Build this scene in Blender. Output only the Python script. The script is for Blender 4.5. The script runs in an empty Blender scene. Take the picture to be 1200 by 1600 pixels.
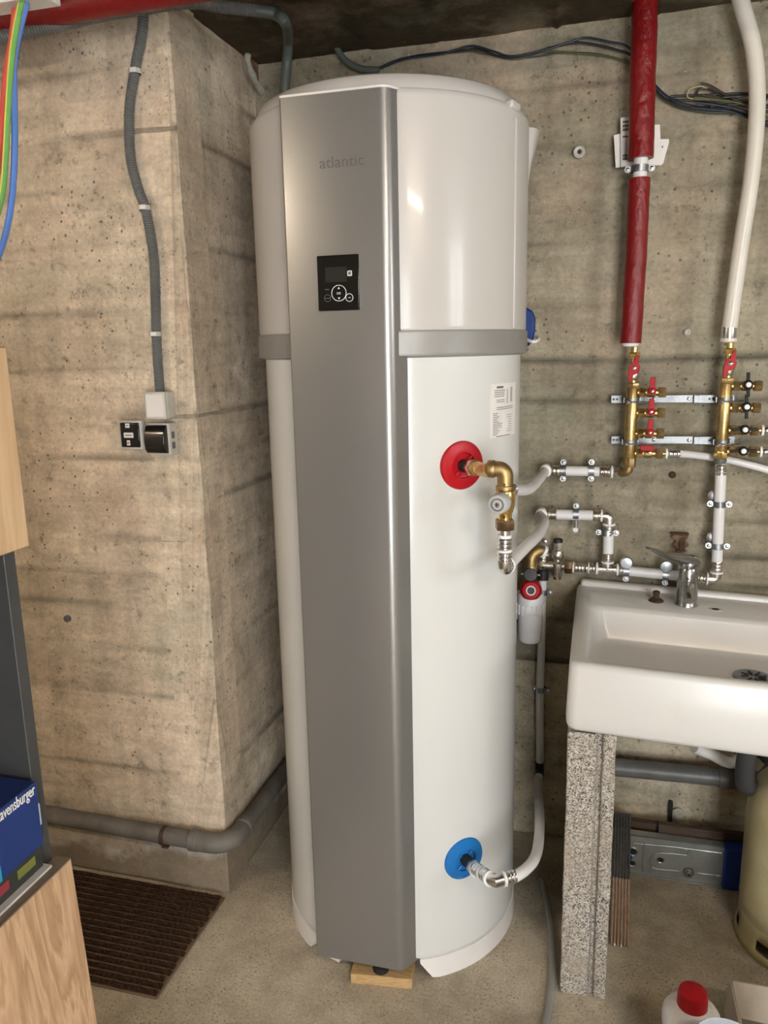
import bpy, bmesh, math, random
from mathutils import Vector, Matrix, noise
random.seed(7)
sc = bpy.context.scene
COL = sc.collection
V = Vector
# ------------------------------------------------------------------ camera, world, lights, exposure
H = 1.45
YAW, PITCH, ROLL, F = 0.269665, 0.206879, -0.0211316, 1220.06
fw = V((-math.sin(YAW)*math.cos(PITCH), math.cos(YAW)*math.cos(PITCH), -math.sin(PITCH)))
r0 = V((math.cos(YAW), math.sin(YAW), 0)); u0 = r0.cross(fw)
CR = r0*math.cos(ROLL) + u0*math.sin(ROLL)
CU = -r0*math.sin(ROLL) + u0*math.cos(ROLL)
CAMP = V((0, 0, H))
cd = bpy.data.cameras.new('camera'); cam = bpy.data.objects.new('camera', cd); COL.objects.link(cam)
m = Matrix.Identity(4)
for i in range(3):
    m[i][0], m[i][1], m[i][2], m[i][3] = CR[i], CU[i], -fw[i], CAMP[i]
cam.matrix_world = m
cd.sensor_fit = 'VERTICAL'; cd.sensor_height = 36.0; cd.lens = F/1600*36; cd.clip_start = .02
sc.camera = cam
w = bpy.data.worlds.new('world'); sc.world = w; w.use_nodes = True
w.node_tree.nodes['Background'].inputs[0].default_value = (.94, .97, 1, 1)
w.node_tree.nodes['Background'].inputs[1].default_value = 12.5
WX0, WX1, WY0, WY1, WZ = -2.3, 2.4, -1.9, 2.15, 2.205     # room shell
WIN = (.05, .85, 1.50, 2.05)                               # window in the right wall: y0,y1,z0,z1
ld = bpy.data.lights.new('window_portal', 'AREA'); ld.shape = 'RECTANGLE'
ld.size = WIN[1]-WIN[0]; ld.size_y = WIN[3]-WIN[2]; ld.cycles.is_portal = True
lo = bpy.data.objects.new('window_portal', ld); COL.objects.link(lo)
lo.matrix_world = Matrix.Translation(V((WX1+.16, (WIN[0]+WIN[1])/2, (WIN[2]+WIN[3])/2))) @ Matrix(((0,0,1,0),(1,0,0,0),(0,1,0,0),(0,0,0,1)))
FILL_DOOR = (.45, 1.65, .05, 2.0)                              # unseen glazed door added behind the camera for frontal fill light: x0,x1,z0,z1
ld = bpy.data.lights.new('fill_door_portal', 'AREA'); ld.shape = 'RECTANGLE'
ld.size = FILL_DOOR[1]-FILL_DOOR[0]; ld.size_y = FILL_DOOR[3]-FILL_DOOR[2]; ld.cycles.is_portal = True
lo = bpy.data.objects.new('fill_door_portal', ld); COL.objects.link(lo)
lo.matrix_world = Matrix.Translation(V(((FILL_DOOR[0]+FILL_DOOR[1])/2, WY0-.13, (FILL_DOOR[2]+FILL_DOOR[3])/2))) @ Matrix(((-1,0,0,0),(0,0,-1,0),(0,-1,0,0),(0,0,0,1)))
LAMP_C, LAMP_E = (1.0, .82, .64, 1), 118.0
vs = sc.view_settings
vs.view_transform = 'Standard'; vs.look = 'None'; vs.gamma = 1; vs.exposure = 0.92; vs.use_curve_mapping = False

# ------------------------------------------------------------------ geometry helpers
def ray(px, py): return fw + CR*((px-600)/F) + CU*((800-py)/F)
def at(px, py, Y): d = ray(px, py); return CAMP + d*(Y/d.y)
def atz(px, py, Z): d = ray(px, py); return CAMP + d*((Z-H)/d.z)
def atx(px, py, X): d = ray(px, py); return CAMP + d*(X/d.x)
def cat(pts, k=8):
    pts = [V(p) for p in pts]; P = [pts[0]*2-pts[1]] + pts + [pts[-1]*2-pts[-2]]; out = []
    for i in range(1, len(P)-2):
        a, b, c, d = P[i-1:i+3]
        for j in range(k):
            t = j/k
            out.append(.5*((2*b)+(c-a)*t+(2*a-5*b+4*c-d)*t*t+(3*b-a-3*c+d)*t**3))
    out.append(pts[-1]); return out
def resample(pts, step):
    out = [pts[0]]; acc = 0
    for a, b in zip(pts, pts[1:]):
        L = (b-a).length; s = step-acc
        while s <= L:
            out.append(a.lerp(b, s/L)); s += step
        acc = (acc+L) % step
    return out
def frame(ax):
    ax = V(ax).normalized(); h = V((0,0,1)) if abs(ax.z) < .9 else V((1,0,0))
    a = h.cross(ax).normalized(); return a, ax.cross(a), ax
class MB:
    def __init__(s): s.v = []; s.f = []
    def add(s, vs, fs):
        o = len(s.v); s.v += [V(p) for p in vs]; s.f += [tuple(i+o for i in f) for f in fs]; return s
    def box(s, c, d, R=None):
        c = V(c); x, y, z = [q/2 for q in d]
        P = [V((i*x, j*y, k*z)) for i in (-1,1) for j in (-1,1) for k in (-1,1)]
        if R is not None: P = [R @ p for p in P]
        return s.add([c+p for p in P], [(0,1,3,2),(4,6,7,5),(0,4,5,1),(2,3,7,6),(0,2,6,4),(1,5,7,3)])
    def box2(s, a, b): return s.box([(p+q)/2 for p, q in zip(a, b)], [abs(q-p) for p, q in zip(a, b)])
    def tube(s, pts, r, n=12, radii=None, caps=True):
        pts = [V(p) for p in pts]; N = len(pts); T = []
        for i in range(N):
            t = (pts[min(i+1,N-1)]-pts[max(i-1,0)]); T.append(t.normalized() if t.length > 1e-9 else V((0,0,1)))
        a, b, _ = frame(T[0]); o = len(s.v)
        for i, p in enumerate(pts):
            if i:
                q = T[i-1].rotation_difference(T[i]); a = q @ a
            a = (a - T[i]*a.dot(T[i])).normalized(); b = T[i].cross(a)
            R = radii[i] if radii else r
            for k in range(n):
                t = 2*math.pi*k/n; s.v.append(p + (a*math.cos(t)+b*math.sin(t))*R)
        for i in range(N-1):
            for k in range(n):
                k2 = (k+1) % n
                s.f.append((o+i*n+k, o+i*n+k2, o+(i+1)*n+k2, o+(i+1)*n+k))
        if caps:
            s.f.append(tuple(o+k for k in range(n))[::-1]); s.f.append(tuple(o+(N-1)*n+k for k in range(n)))
        return s
    def lathe(s, prof, org, ax=(0,0,1), n=24, a0=0, a1=None, ph=0):
        a, b, c = frame(ax); org = V(org); o = len(s.v); full = a1 is None
        K = n if full else n+1; sp = 2*math.pi if full else a1-a0
        for rr, h in prof:
            for k in range(K):
                t = a0+ph+sp*k/n; s.v.append(org + (a*math.cos(t)+b*math.sin(t))*max(rr,1e-5) + c*h)
        for i in range(len(prof)-1):
            for k in range(n):
                k2 = (k+1) % K
                s.f.append((o+i*K+k, o+i*K+k2, o+(i+1)*K+k2, o+(i+1)*K+k))
        if full:
            if prof[0][0] > 1e-4: s.f.append(tuple(o+k for k in range(n))[::-1])
            if prof[-1][0] > 1e-4: s.f.append(tuple(o+(len(prof)-1)*n+k for k in range(n)))
        return s
    def hexa(s, org, ax, r, h, n=6, ph=0): return s.lathe([(r*.93,0),(r,h*.12),(r,h*.88),(r*.93,h)], org, ax, n, ph=ph)
    def prism(s, poly, org, ux, uy, d):
        org, ux, uy, d = V(org), V(ux), V(uy), V(d); n = len(poly); o = len(s.v)
        for k in (0, 1):
            for x, y in poly: s.v.append(org+ux*x+uy*y+d*k)
        s.f.append(tuple(o+i for i in range(n))[::-1]); s.f.append(tuple(o+n+i for i in range(n)))
        for i in range(n):
            j = (i+1) % n; s.f.append((o+i, o+j, o+n+j, o+n+i))
        return s
    def loops(s, Ls, cap0=False, cap1=False):
        n = len(Ls[0]); o = len(s.v)
        for L in Ls: s.v += [V(p) for p in L]
        for i in range(len(Ls)-1):
            for k in range(n):
                k2 = (k+1) % n; s.f.append((o+i*n+k, o+i*n+k2, o+(i+1)*n+k2, o+(i+1)*n+k))
        if cap0: s.f.append(tuple(o+k for k in range(n))[::-1])
        if cap1: s.f.append(tuple(o+(len(Ls)-1)*n+k for k in range(n)))
        return s
    def build(s, name, mat, parent=None, bevel=0, ang=38, seg=2, smooth=True):
        me = bpy.data.meshes.new(name); me.from_pydata([tuple(p) for p in s.v], [], s.f); me.validate()
        bm = bmesh.new(); bm.from_mesh(me); bmesh.ops.recalc_face_normals(bm, faces=bm.faces); bm.to_mesh(me); bm.free()
        if smooth:
            for p in me.polygons: p.use_smooth = True
            me.set_sharp_from_angle(angle=math.radians(ang))
        o = bpy.data.objects.new(name, me); COL.objects.link(o)
        me.materials.append(M[mat] if isinstance(mat, str) else mat)
        if parent is not None: par(o, parent)
        if bevel:
            b = o.modifiers.new('bevel', 'BEVEL'); b.width = bevel; b.segments = seg; b.limit_method = 'ANGLE'; b.angle_limit = math.radians(40)
        return o
def wloc(p):
    mw = Matrix.Identity(4); q = p
    chain = []
    while q: chain.append(q); q = q.parent
    for q in reversed(chain): mw = mw @ q.matrix_parent_inverse @ q.matrix_basis
    return mw
def par(o, parent): o.parent = parent; o.matrix_parent_inverse = wloc(parent).inverted()
def tag(o, label, cat_, group=None):
    o['label'] = label; o['category'] = cat_
    if group: o['group'] = group
    return o
def thing(name, label, cat_, loc, group=None):
    o = bpy.data.objects.new(name, None); o.empty_display_size = .05; COL.objects.link(o); o.location = loc
    return tag(o, label, cat_, group)
def struct(o): o['kind'] = 'structure'; return o
def rrect(x0, x1, y0, y1, r, z, n=5):
    P = []
    for cx, cy, a in ((x1-r,y1-r,0),(x0+r,y1-r,90),(x0+r,y0+r,180),(x1-r,y0+r,270)):
        for k in range(n+1):
            t = math.radians(a+90*k/n); P.append(V((cx+r*math.cos(t), cy+r*math.sin(t), z)))
    return P
def text(body, size, org, ux, uy, mat, name, parent, ext=.0003, align='CENTER', fit=None):
    c = bpy.data.curves.new(name, 'FONT'); c.body = body; c.size = size; c.align_x = align; c.align_y = 'CENTER'; c.extrude = ext; c.resolution_u = 3
    t = bpy.data.objects.new(name, c); COL.objects.link(t)
    dg = bpy.context.evaluated_depsgraph_get(); me = bpy.data.meshes.new_from_object(t.evaluated_get(dg))
    COL.objects.unlink(t); bpy.data.objects.remove(t)
    ux, uy = V(ux), V(uy); n = ux.cross(uy); org = V(org); k = 1
    if fit:
        xs = [v.co.x for v in me.vertices]; k = fit/(max(xs)-min(xs))
    for v in me.vertices: v.co = org + ux*v.co.x*k + uy*v.co.y + n*v.co.z
    o = bpy.data.objects.new(name, me); COL.objects.link(o); me.materials.clear(); me.materials.append(M[mat])
    par(o, parent); return o

# ------------------------------------------------------------------ materials
M = {}
class NT:
    def __init__(s, name):
        s.m = bpy.data.materials.new(name); s.m.use_nodes = True; s.t = s.m.node_tree; s.N = s.t.nodes
        s.b = s.N['Principled BSDF']; M[name] = s.m; s.co = s.n('ShaderNodeTexCoord').outputs['Object']
    def n(s, t, **k):
        q = s.N.new(t)
        for a, b in k.items(): setattr(q, a, b)
        return q
    def put(s, sock, v):
        if isinstance(v, bpy.types.NodeSocket): s.t.links.new(v, sock)
        elif isinstance(v, (tuple, list)): sock.default_value = (*v, 1) if len(v) == 3 and len(sock.default_value) == 4 else v
        else: sock.default_value = v
    def mp(s, sc_=(1,1,1), rot=(0,0,0), loc=(0,0,0)):
        q = s.n('ShaderNodeMapping'); s.put(q.inputs[0], s.co); q.inputs[1].default_value = loc; q.inputs[2].default_value = rot; q.inputs[3].default_value = sc_; return q.outputs[0]
    def noise(s, scale, detail=6, rough=.6, vec=None, dist=0):
        q = s.n('ShaderNodeTexNoise'); s.put(q.inputs['Vector'], vec or s.co); q.inputs['Scale'].default_value = scale
        q.inputs['Detail'].default_value = detail; q.inputs['Roughness'].default_value = rough; q.inputs['Distortion'].default_value = dist; return q.outputs[0]
    def vor(s, scale, vec=None, feat='F1', out=0, rnd=1):
        q = s.n('ShaderNodeTexVoronoi', feature=feat); s.put(q.inputs['Vector'], vec or s.co); q.inputs['Scale'].default_value = scale; q.inputs['Randomness'].default_value = rnd; return q.outputs[out]
    def ramp(s, fac, *stops):
        q = s.n('ShaderNodeValToRGB'); s.put(q.inputs[0], fac); e = q.color_ramp.elements
        rgba = lambda c: (*c, 1) if not isinstance(c, (int, float)) else (c, c, c, 1)
        e[0].position, e[0].color = stops[0][0], rgba(stops[0][1]); e[1].position, e[1].color = stops[-1][0], rgba(stops[-1][1])
        for p, c in stops[1:-1]: e.new(p).color = rgba(c)
        return q.outputs[0]
    def mix(s, a, b, f, mode='MIX'):
        q = s.n('ShaderNodeMix', data_type='RGBA', blend_type=mode); s.put(q.inputs[0], f); s.put(q.inputs[6], a); s.put(q.inputs[7], b); return q.outputs[2]
    def math(s, op, a, b=0, c=0, clamp=False):
        q = s.n('ShaderNodeMath', operation=op, use_clamp=clamp)
        for i, v in enumerate((a, b, c)): s.put(q.inputs[i], v)
        return q.outputs[0]
    def bump(s, h, strength=.3, dist=.01, prev=None):
        q = s.n('ShaderNodeBump'); q.inputs['Strength'].default_value = strength; q.inputs['Distance'].default_value = dist; s.put(q.inputs['Height'], h)
        if prev: s.put(q.inputs['Normal'], prev)
        s.put(s.b.inputs['Normal'], q.outputs[0]); return q.outputs[0]
    def set(s, **k):
        for a, v in k.items():
            nm = {'color':'Base Color','rough':'Roughness','metal':'Metallic','spec':'Specular IOR Level','coat':'Coat Weight','coatr':'Coat Roughness','alpha':'Alpha','trans':'Transmission Weight','ior':'IOR','emit':'Emission Color','es':'Emission Strength'}[a]
            s.put(s.b.inputs[nm], v)
        return s
def plain(name, col, rough=.5, metal=0, var=.06, scale=30, bump=0, **k):
    q = NT(name); n = q.noise(scale, 4)
    c = q.mix(col, tuple(min(1, x*(1-var*2)) for x in col), q.ramp(n, (.35, 0.), (.7, 1.)))
    q.set(color=c, metal=metal, **k)
    q.set(rough=q.math('MULTIPLY_ADD', n, .12, max(rough-.06, .02)))
    if bump: q.bump(q.noise(scale*4, 3), bump, .002)
    return q
def concrete(name, lo, hi, warm, dirt, boards=True, seed=0., plinth=False, pits=1., rough=.85):
    q = NT(name); off = (seed, seed*.7, seed*1.3)
    big = q.noise(1.7, 7, .62, q.mp(loc=off)); mid = q.noise(7, 8, .68, q.mp((1,1,1.6), loc=off)); fine = q.noise(95, 5, .7)
    c = q.mix(lo, hi, q.ramp(mid, (.32, 0.), (.68, 1.)))
    c = q.mix(c, warm, q.ramp(big, (.46, 0.), (.66, .6)))
    hs = q.noise(2.6, 6, .65, q.mp((1,1,15), loc=off))               # horizontal form-board grain
    vsn = q.noise(3.5, 6, .6, q.mp((6,6,.7), loc=off))               # vertical water runs
    if boards:
        c = q.mix(c, q.ramp(hs, (.3, .80), (.62, 1.06)), .7, 'MULTIPLY')
        c = q.mix(c, q.ramp(vsn, (.34, .74), (.56, 1.04)), .6, 'MULTIPLY')
        bl = q.noise(11, 7, .72, q.mp((1,1,1.3), loc=off), .8); c = q.mix(c, q.ramp(bl, (.33, .72), (.52, 1.0), (.7, 1.14)), .8, 'MULTIPLY')
        c = q.mix(c, q.mix(c, (.56,.40,.29), .45), q.ramp(q.noise(4.2, 5, .6, q.mp(loc=(seed+4, 2, 8))), (.52, 0.), (.68, .7)))
        c = q.mix(c, q.mix(c, (.36,.37,.27), .5), q.ramp(q.noise(3.1, 5, .6, q.mp(loc=(seed+1, 7, 3))), (.54, 0.), (.68, .7)))
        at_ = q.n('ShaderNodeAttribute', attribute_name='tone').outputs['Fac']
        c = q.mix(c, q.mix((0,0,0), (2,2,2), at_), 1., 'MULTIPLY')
    c = q.mix(c, q.ramp(fine, (.3, .72), (.65, 1.12)), .7, 'MULTIPLY')
    sp = q.noise(26, 6, .75, q.mp(loc=off)); c = q.mix(c, dirt, q.ramp(sp, (.57, 0.), (.72, .8)))
    pv = q.vor(46, q.mp((1,1,1), loc=off)); pm = q.math('MULTIPLY', q.ramp(pv, (.10*pits, 1.), (.17*pits+.01, 0.)), q.ramp(q.noise(5, 3), (.46, 0.), (.60, 1.)))
    c = q.mix(c, dirt, q.math('MULTIPLY', pm, .85))
    p2 = q.math('MULTIPLY', q.ramp(q.vor(105, q.mp((1,1,.8), loc=(1+seed,3,2))), (.10, 1.), (.20, 0.)), q.ramp(q.noise(8, 4, .6, q.mp(loc=(seed,9,4))), (.48, 0.), (.60, 1.))); c = q.mix(c, dirt, q.math('MULTIPLY', p2, .8))
    wv = q.vor(23, q.mp(loc=(4+seed, 2, 1))); c = q.mix(c, (.62,.58,.5), q.math('MULTIPLY', q.ramp(wv, (.03, .8), (.06, 0.)), q.ramp(q.noise(3.3, 3), (.5, 0.), (.6, 1.))))
    if plinth:
        z = q.n('ShaderNodeSeparateXYZ'); q.put(z.inputs[0], q.co); zz = q.math('ADD', z.outputs[2], q.math('MULTIPLY_ADD', q.noise(4, 5, .6), .30, -.15))
        c = q.mix(c, (.16,.125,.085), q.ramp(zz, (.095, .8), (.14, 0.)))
        c = q.mix(c, (.50,.46,.40), q.math('MULTIPLY', q.ramp(zz, (.075, 0.), (.11, .85), (.13, .3), (.15, 0.)), q.ramp(q.noise(11, 4), (.34, 0.), (.52, 1.))))
    q.set(color=c, rough=rough, spec=.25)
    b = q.bump(fine, .22, .003); b = q.bump(mid, .35, .008, b); b = q.bump(q.math('MULTIPLY', pm, -1.), .5, .006, b)
    if boards: q.bump(hs, .3, .006, b)
    return q
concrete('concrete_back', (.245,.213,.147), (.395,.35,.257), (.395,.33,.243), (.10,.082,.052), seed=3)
concrete('concrete_left', (.48,.40,.295), (.76,.645,.49), (.78,.63,.475), (.12,.092,.06), seed=9, plinth=True)  # albedo raised above the back wall: brighter light on this side painted in
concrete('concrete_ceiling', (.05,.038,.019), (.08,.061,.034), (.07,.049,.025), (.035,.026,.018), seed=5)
concrete('concrete_room', (.36,.32,.26), (.48,.43,.35), (.5,.44,.36), (.16,.13,.1), boards=False, seed=1)
def floor_mat():
    q = NT('floor_concrete'); big = q.noise(2.2, 7, .65); mid = q.noise(14, 7, .7); fine = q.noise(160, 4, .7)
    c = q.mix((.31,.265,.19), (.60,.53,.41), q.ramp(big, (.34, 0.), (.66, 1.)))
    c = q.mix(c, q.ramp(mid, (.3, .72), (.66, 1.12)), .75, 'MULTIPLY')
    c = q.mix(c, q.ramp(fine, (.32, .66), (.62, 1.18)), .75, 'MULTIPLY')
    c = q.mix(c, (.07,.055,.04), q.math('MULTIPLY', q.ramp(q.vor(120), (.16, .85), (.24, 0.)), q.ramp(q.noise(7, 3), (.42, 0.), (.58, 1.))))
    c = q.mix(c, (.75,.72,.66), q.ramp(q.vor(62, q.mp(loc=(3,1,2))), (.045, .9), (.075, 0.)))
    q.set(color=c, rough=.72, spec=.3); b = q.bump(fine, .3, .002); q.bump(mid, .25, .004, b)
floor_mat()
def enamel(name, col, rough):
    q = NT(name); n = q.noise(3, 4); q.set(color=q.mix(col, tuple(x*.94 for x in col), n), rough=rough, spec=.35, coat=.12, coatr=.06)
    q.bump(q.noise(9, 2), .04, .004)
enamel('tank_enamel', (.66,.665,.64), .2); enamel('cover_white', (.54,.518,.487), .26)
plain('plastic_white', (.74,.71,.67), .35, scale=12); plain('plastic_grey_white', (.55,.53,.48), .45); plain('skirt_white', (.78,.75,.72), .4, scale=6)
q = NT('panel_silver'); fl = q.noise(420, 2)
q.set(color=q.mix((.26,.254,.242), (.31,.303,.29), fl), metal=.6, rough=.33, spec=.45, coat=.35, coatr=.16)
plain('band_grey', (.30,.29,.27), .42, .2, scale=8); plain('logo_grey', (.185,.18,.172), .38, .5)
plain('gloss_black', (.006,.006,.006), .12, scale=5); plain('screen_dark', (.022,.022,.02), .2); plain('print_white', (.7,.7,.68), .5); plain('print_grey', (.13,.13,.13), .5); plain('print_black', (.03,.03,.03), .6)
plain('matte_black', (.012,.012,.012), .5); plain('rubber_black', (.01,.01,.01), .65)
plain('collar_red', (.44,.006,.014), .34, scale=8, spec=.35); plain('collar_blue', (.012,.17,.50), .3, scale=8); plain('handle_blue', (.004,.03,.17), .35, spec=.3); plain('tape_blue', (.012,.055,.36), .45)
plain('lever_red', (.40,.006,.012), .5, scale=60, var=.12, spec=.25); plain('lever_black', (.006,.006,.006), .55, spec=.25)
q = NT('red_foil'); cr = q.noise(70, 6, .65, q.mp((1,1,.55))); q.set(color=q.mix((.13,.003,.004), (.24,.006,.008), cr), rough=.27, spec=.45); b = q.bump(cr, .55, .006); q.bump(q.vor(46, q.mp((1,1,.6)), 'DISTANCE_TO_EDGE'), .5, .004, b)
def metal(name, lo, hi, rough, scale=40, bump=.1):
    q = NT(name); n = q.noise(scale, 5, .65); q.set(color=q.mix(lo, hi, q.ramp(n, (.35, 0.), (.62, 1.))), metal=1.0); q.set(rough=q.math('MULTIPLY_ADD', n, .25, rough-.1)); q.bump(n, bump, .001)
metal('brass', (.46,.32,.13), (.66,.49,.22), .34); metal('brass_dull', (.30,.20,.085), (.45,.32,.15), .45); metal('brass_bright', (.72,.50,.17), (.86,.64,.26), .22)
metal('bronze', (.20,.13,.07), (.33,.23,.13), .4); metal('nickel', (.50,.46,.40), (.72,.68,.61), .26); metal('steel', (.60,.60,.58), (.80,.80,.79), .2)
metal('zinc', (.27,.28,.295), (.50,.52,.535), .36, 22); metal('zinc_dull', (.17,.18,.19), (.33,.345,.355), .45, 18); plain('galvanised', (.33,.345,.325), .38, .45, .12, 18); metal('steel_dark', (.05,.05,.05), (.12,.12,.115), .4)
metal('chrome_tap', (.30,.30,.295), (.52,.52,.51), .2, 22, .1)
plain('pipe_white', (.72,.71,.70), .35, scale=9, var=.04); plain('ring_white', (.82,.81,.79), .4); plain('pipe_cream', (.70,.66,.58), .3, scale=7)
plain('knob_grey', (.46,.47,.46), .45); plain('pvc_grey', (.15,.145,.135), .42, scale=14, var=.16); plain('pvc_dusty', (.165,.15,.128), .6, scale=16, var=.2); plain('pvc_dark', (.05,.05,.052), .4)
plain('conduit_grey', (.15,.155,.15), .5, scale=25, var=.12); plain('conduit_green', (.085,.10,.085), .5)
q = NT('ceramic'); st = q.ramp(q.noise(5, 6, .7), (.56, 0.), (.72, .5)); q.set(color=q.mix((.60,.588,.556), (.47,.42,.335), q.math('MULTIPLY', st, .5)), rough=.3, spec=.45, coat=.12, coatr=.1)
plain('rust', (.085,.045,.022), .75, .2, .3, 60, .5); plain('rust_light', (.22,.13,.07), .8, 0, .3, 50, .4)
q = NT('terrazzo'); v1 = q.vor(420, None, 'F1', 1); sv = q.n('ShaderNodeSeparateColor'); q.put(sv.inputs[0], v1)
c = q.ramp(sv.outputs[0], (.0, (.04,.036,.03)), (.20, (.11,.095,.08)), (.30, (.30,.27,.23)), (.62, (.42,.385,.33)), (1., (.66,.62,.55)))
c = q.mix(c, (.34,.29,.225), q.ramp(q.noise(7, 4), (.45, 0.), (.66, .75))); c = q.mix(c, q.ramp(q.noise(60, 4, .7), (.35, .65), (.6, 1.)), .7, 'MULTIPLY'); q.set(color=c, rough=.8, spec=.25); q.bump(sv.outputs[1], .35, .004)
q = NT('cylinder_paint'); n = q.noise(9, 6, .7); c = q.mix((.42,.37,.20), (.50,.45,.265), q.ramp(n, (.35, 0.), (.6, 1.))); c = q.mix(c, (.19,.10,.04), q.math('MULTIPLY', q.ramp(q.noise(42, 5, .7), (.64, 0.), (.70, .8)), q.ramp(n, (.45, 0.), (.6, 1.)))); q.set(color=c, rough=.38, spec=.45)
def wood(name, lo, hi, dark, ax=2, scale=1., rough=.55, rings=9.):
    q = NT(name); s_ = [9*scale]*3; s_[ax] = .9*scale
    w1 = q.noise(1.6, 5, .6, q.mp(tuple(s_)), dist=.6); w2 = q.noise(9, 4, .6, q.mp(tuple(s_)))
    wv = q.math('FRACT', q.math('MULTIPLY', w1, rings)); c = q.mix(lo, hi, q.ramp(wv, (.0, 0.), (.75, 1.), (.93, .35)))
    c = q.mix(c, dark, q.ramp(w2, (.58, 0.), (.75, .45))); q.set(color=c, rough=rough, spec=.3); q.bump(w2, .12, .002)
wood('wood_pine', (.36,.215,.115), (.55,.37,.225), (.30,.17,.09), 2); wood('wood_light', (.50,.335,.19), (.60,.42,.25), (.42,.26,.13), 2, rings=5)
wood('wood_block', (.42,.27,.12), (.55,.37,.18), (.3,.17,.07), 0, 2.); wood('wood_dark', (.05,.033,.022), (.085,.058,.04), (.03,.02,.014), 0)
plain('wood_edge', (.20,.15,.10), .6, 0, .15, 40); plain('cabinet_grey', (.052,.052,.051), .45, 0, .1, 20); plain('cabinet_inside', (.035,.036,.038), .6); plain('shelf_white', (.62,.60,.56), .5)
plain('box_blue', (.012,.035,.16), .3, 0, .1, 10); plain('box_dark', (.03,.034,.03), .4); plain('box_teal', (.02,.28,.42), .4); plain('box_worn', (.38,.40,.47), .6); plain('box_olive', (.16,.17,.04), .5); plain('box_red', (.25,.03,.04), .5)
q = NT('mat_fibre'); n = q.noise(150, 5, .75); n2 = q.noise(14, 4); c = q.mix((.022,.011,.006), (.085,.048,.028), q.ramp(n, (.4, 0.), (.7, 1.))); c = q.mix(c, (.10,.06,.035), q.ramp(n2, (.55, 0.), (.75, .35))); c = q.mix(c, (.7,.66,.6), q.ramp(q.vor(60), (.03, .8), (.05, 0.))); q.set(color=c, rough=.95, spec=.1); q.bump(n, .9, .006)
q = NT('mat_base'); n = q.noise(120, 5, .75); q.set(color=q.mix((.13,.085,.052), (.21,.15,.10), n), rough=.95, spec=.1); q.bump(n, .8, .004)
for nm, c_ in (('wire_black',(.012,.013,.016)),('wire_blue',(.006,.014,.034)),('wire_green',(.07,.08,.025)),('wire_cream',(.34,.29,.14)),('wire_brown',(.05,.03,.018)),('wire_brightblue',(.10,.23,.62)),('wire_red',(.72,.09,.07)),('wire_yellow',(.70,.66,.10)),('wire_stripe',(.16,.42,.10)),('wire_teal',(.02,.045,.045))): plain(nm, c_, .4)
plain('paper_white', (.78,.75,.71), .6, 0, .05, 20); plain('paper_grey', (.45,.43,.40), .6); plain('cardboard', (.50,.44,.36), .75, 0, .08, 20); plain('cardboard_inside', (.20,.17,.13), .8)
plain('bottle_white', (.78,.76,.74), .35); plain('bottle_red', (.42,.008,.014), .3); plain('lid_blue', (.62,.66,.74), .3)
q = NT('hose_clear'); q.set(color=(.55,.55,.52), rough=.18, trans=.55, ior=1.35)
plain('rod_grey', (.075,.072,.068), .75, 0, .2, 90); plain('rod_copper', (.52,.36,.25), .5, .3, .15, 60); plain('foam', (.42,.40,.33), .9, 0, .15, 60, .6); plain('filter_white', (.74,.74,.76), .35)
q = NT('window_glass'); q.N.remove(q.b); g = q.n('ShaderNodeBsdfGlossy'); g.inputs['Roughness'].default_value = .02; t_ = q.n('ShaderNodeBsdfTransparent'); mx = q.n('ShaderNodeMixShader'); mx.inputs[0].default_value = .06
q.t.links.new(t_.outputs[0], mx.inputs[1]); q.t.links.new(g.outputs[0], mx.inputs[2]); q.t.links.new(mx.outputs[0], q.N['Material Output'].inputs[0])
q = NT('lamp_tube'); q.set(color=(.9,.9,.9), emit=LAMP_C, es=LAMP_E)

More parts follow.
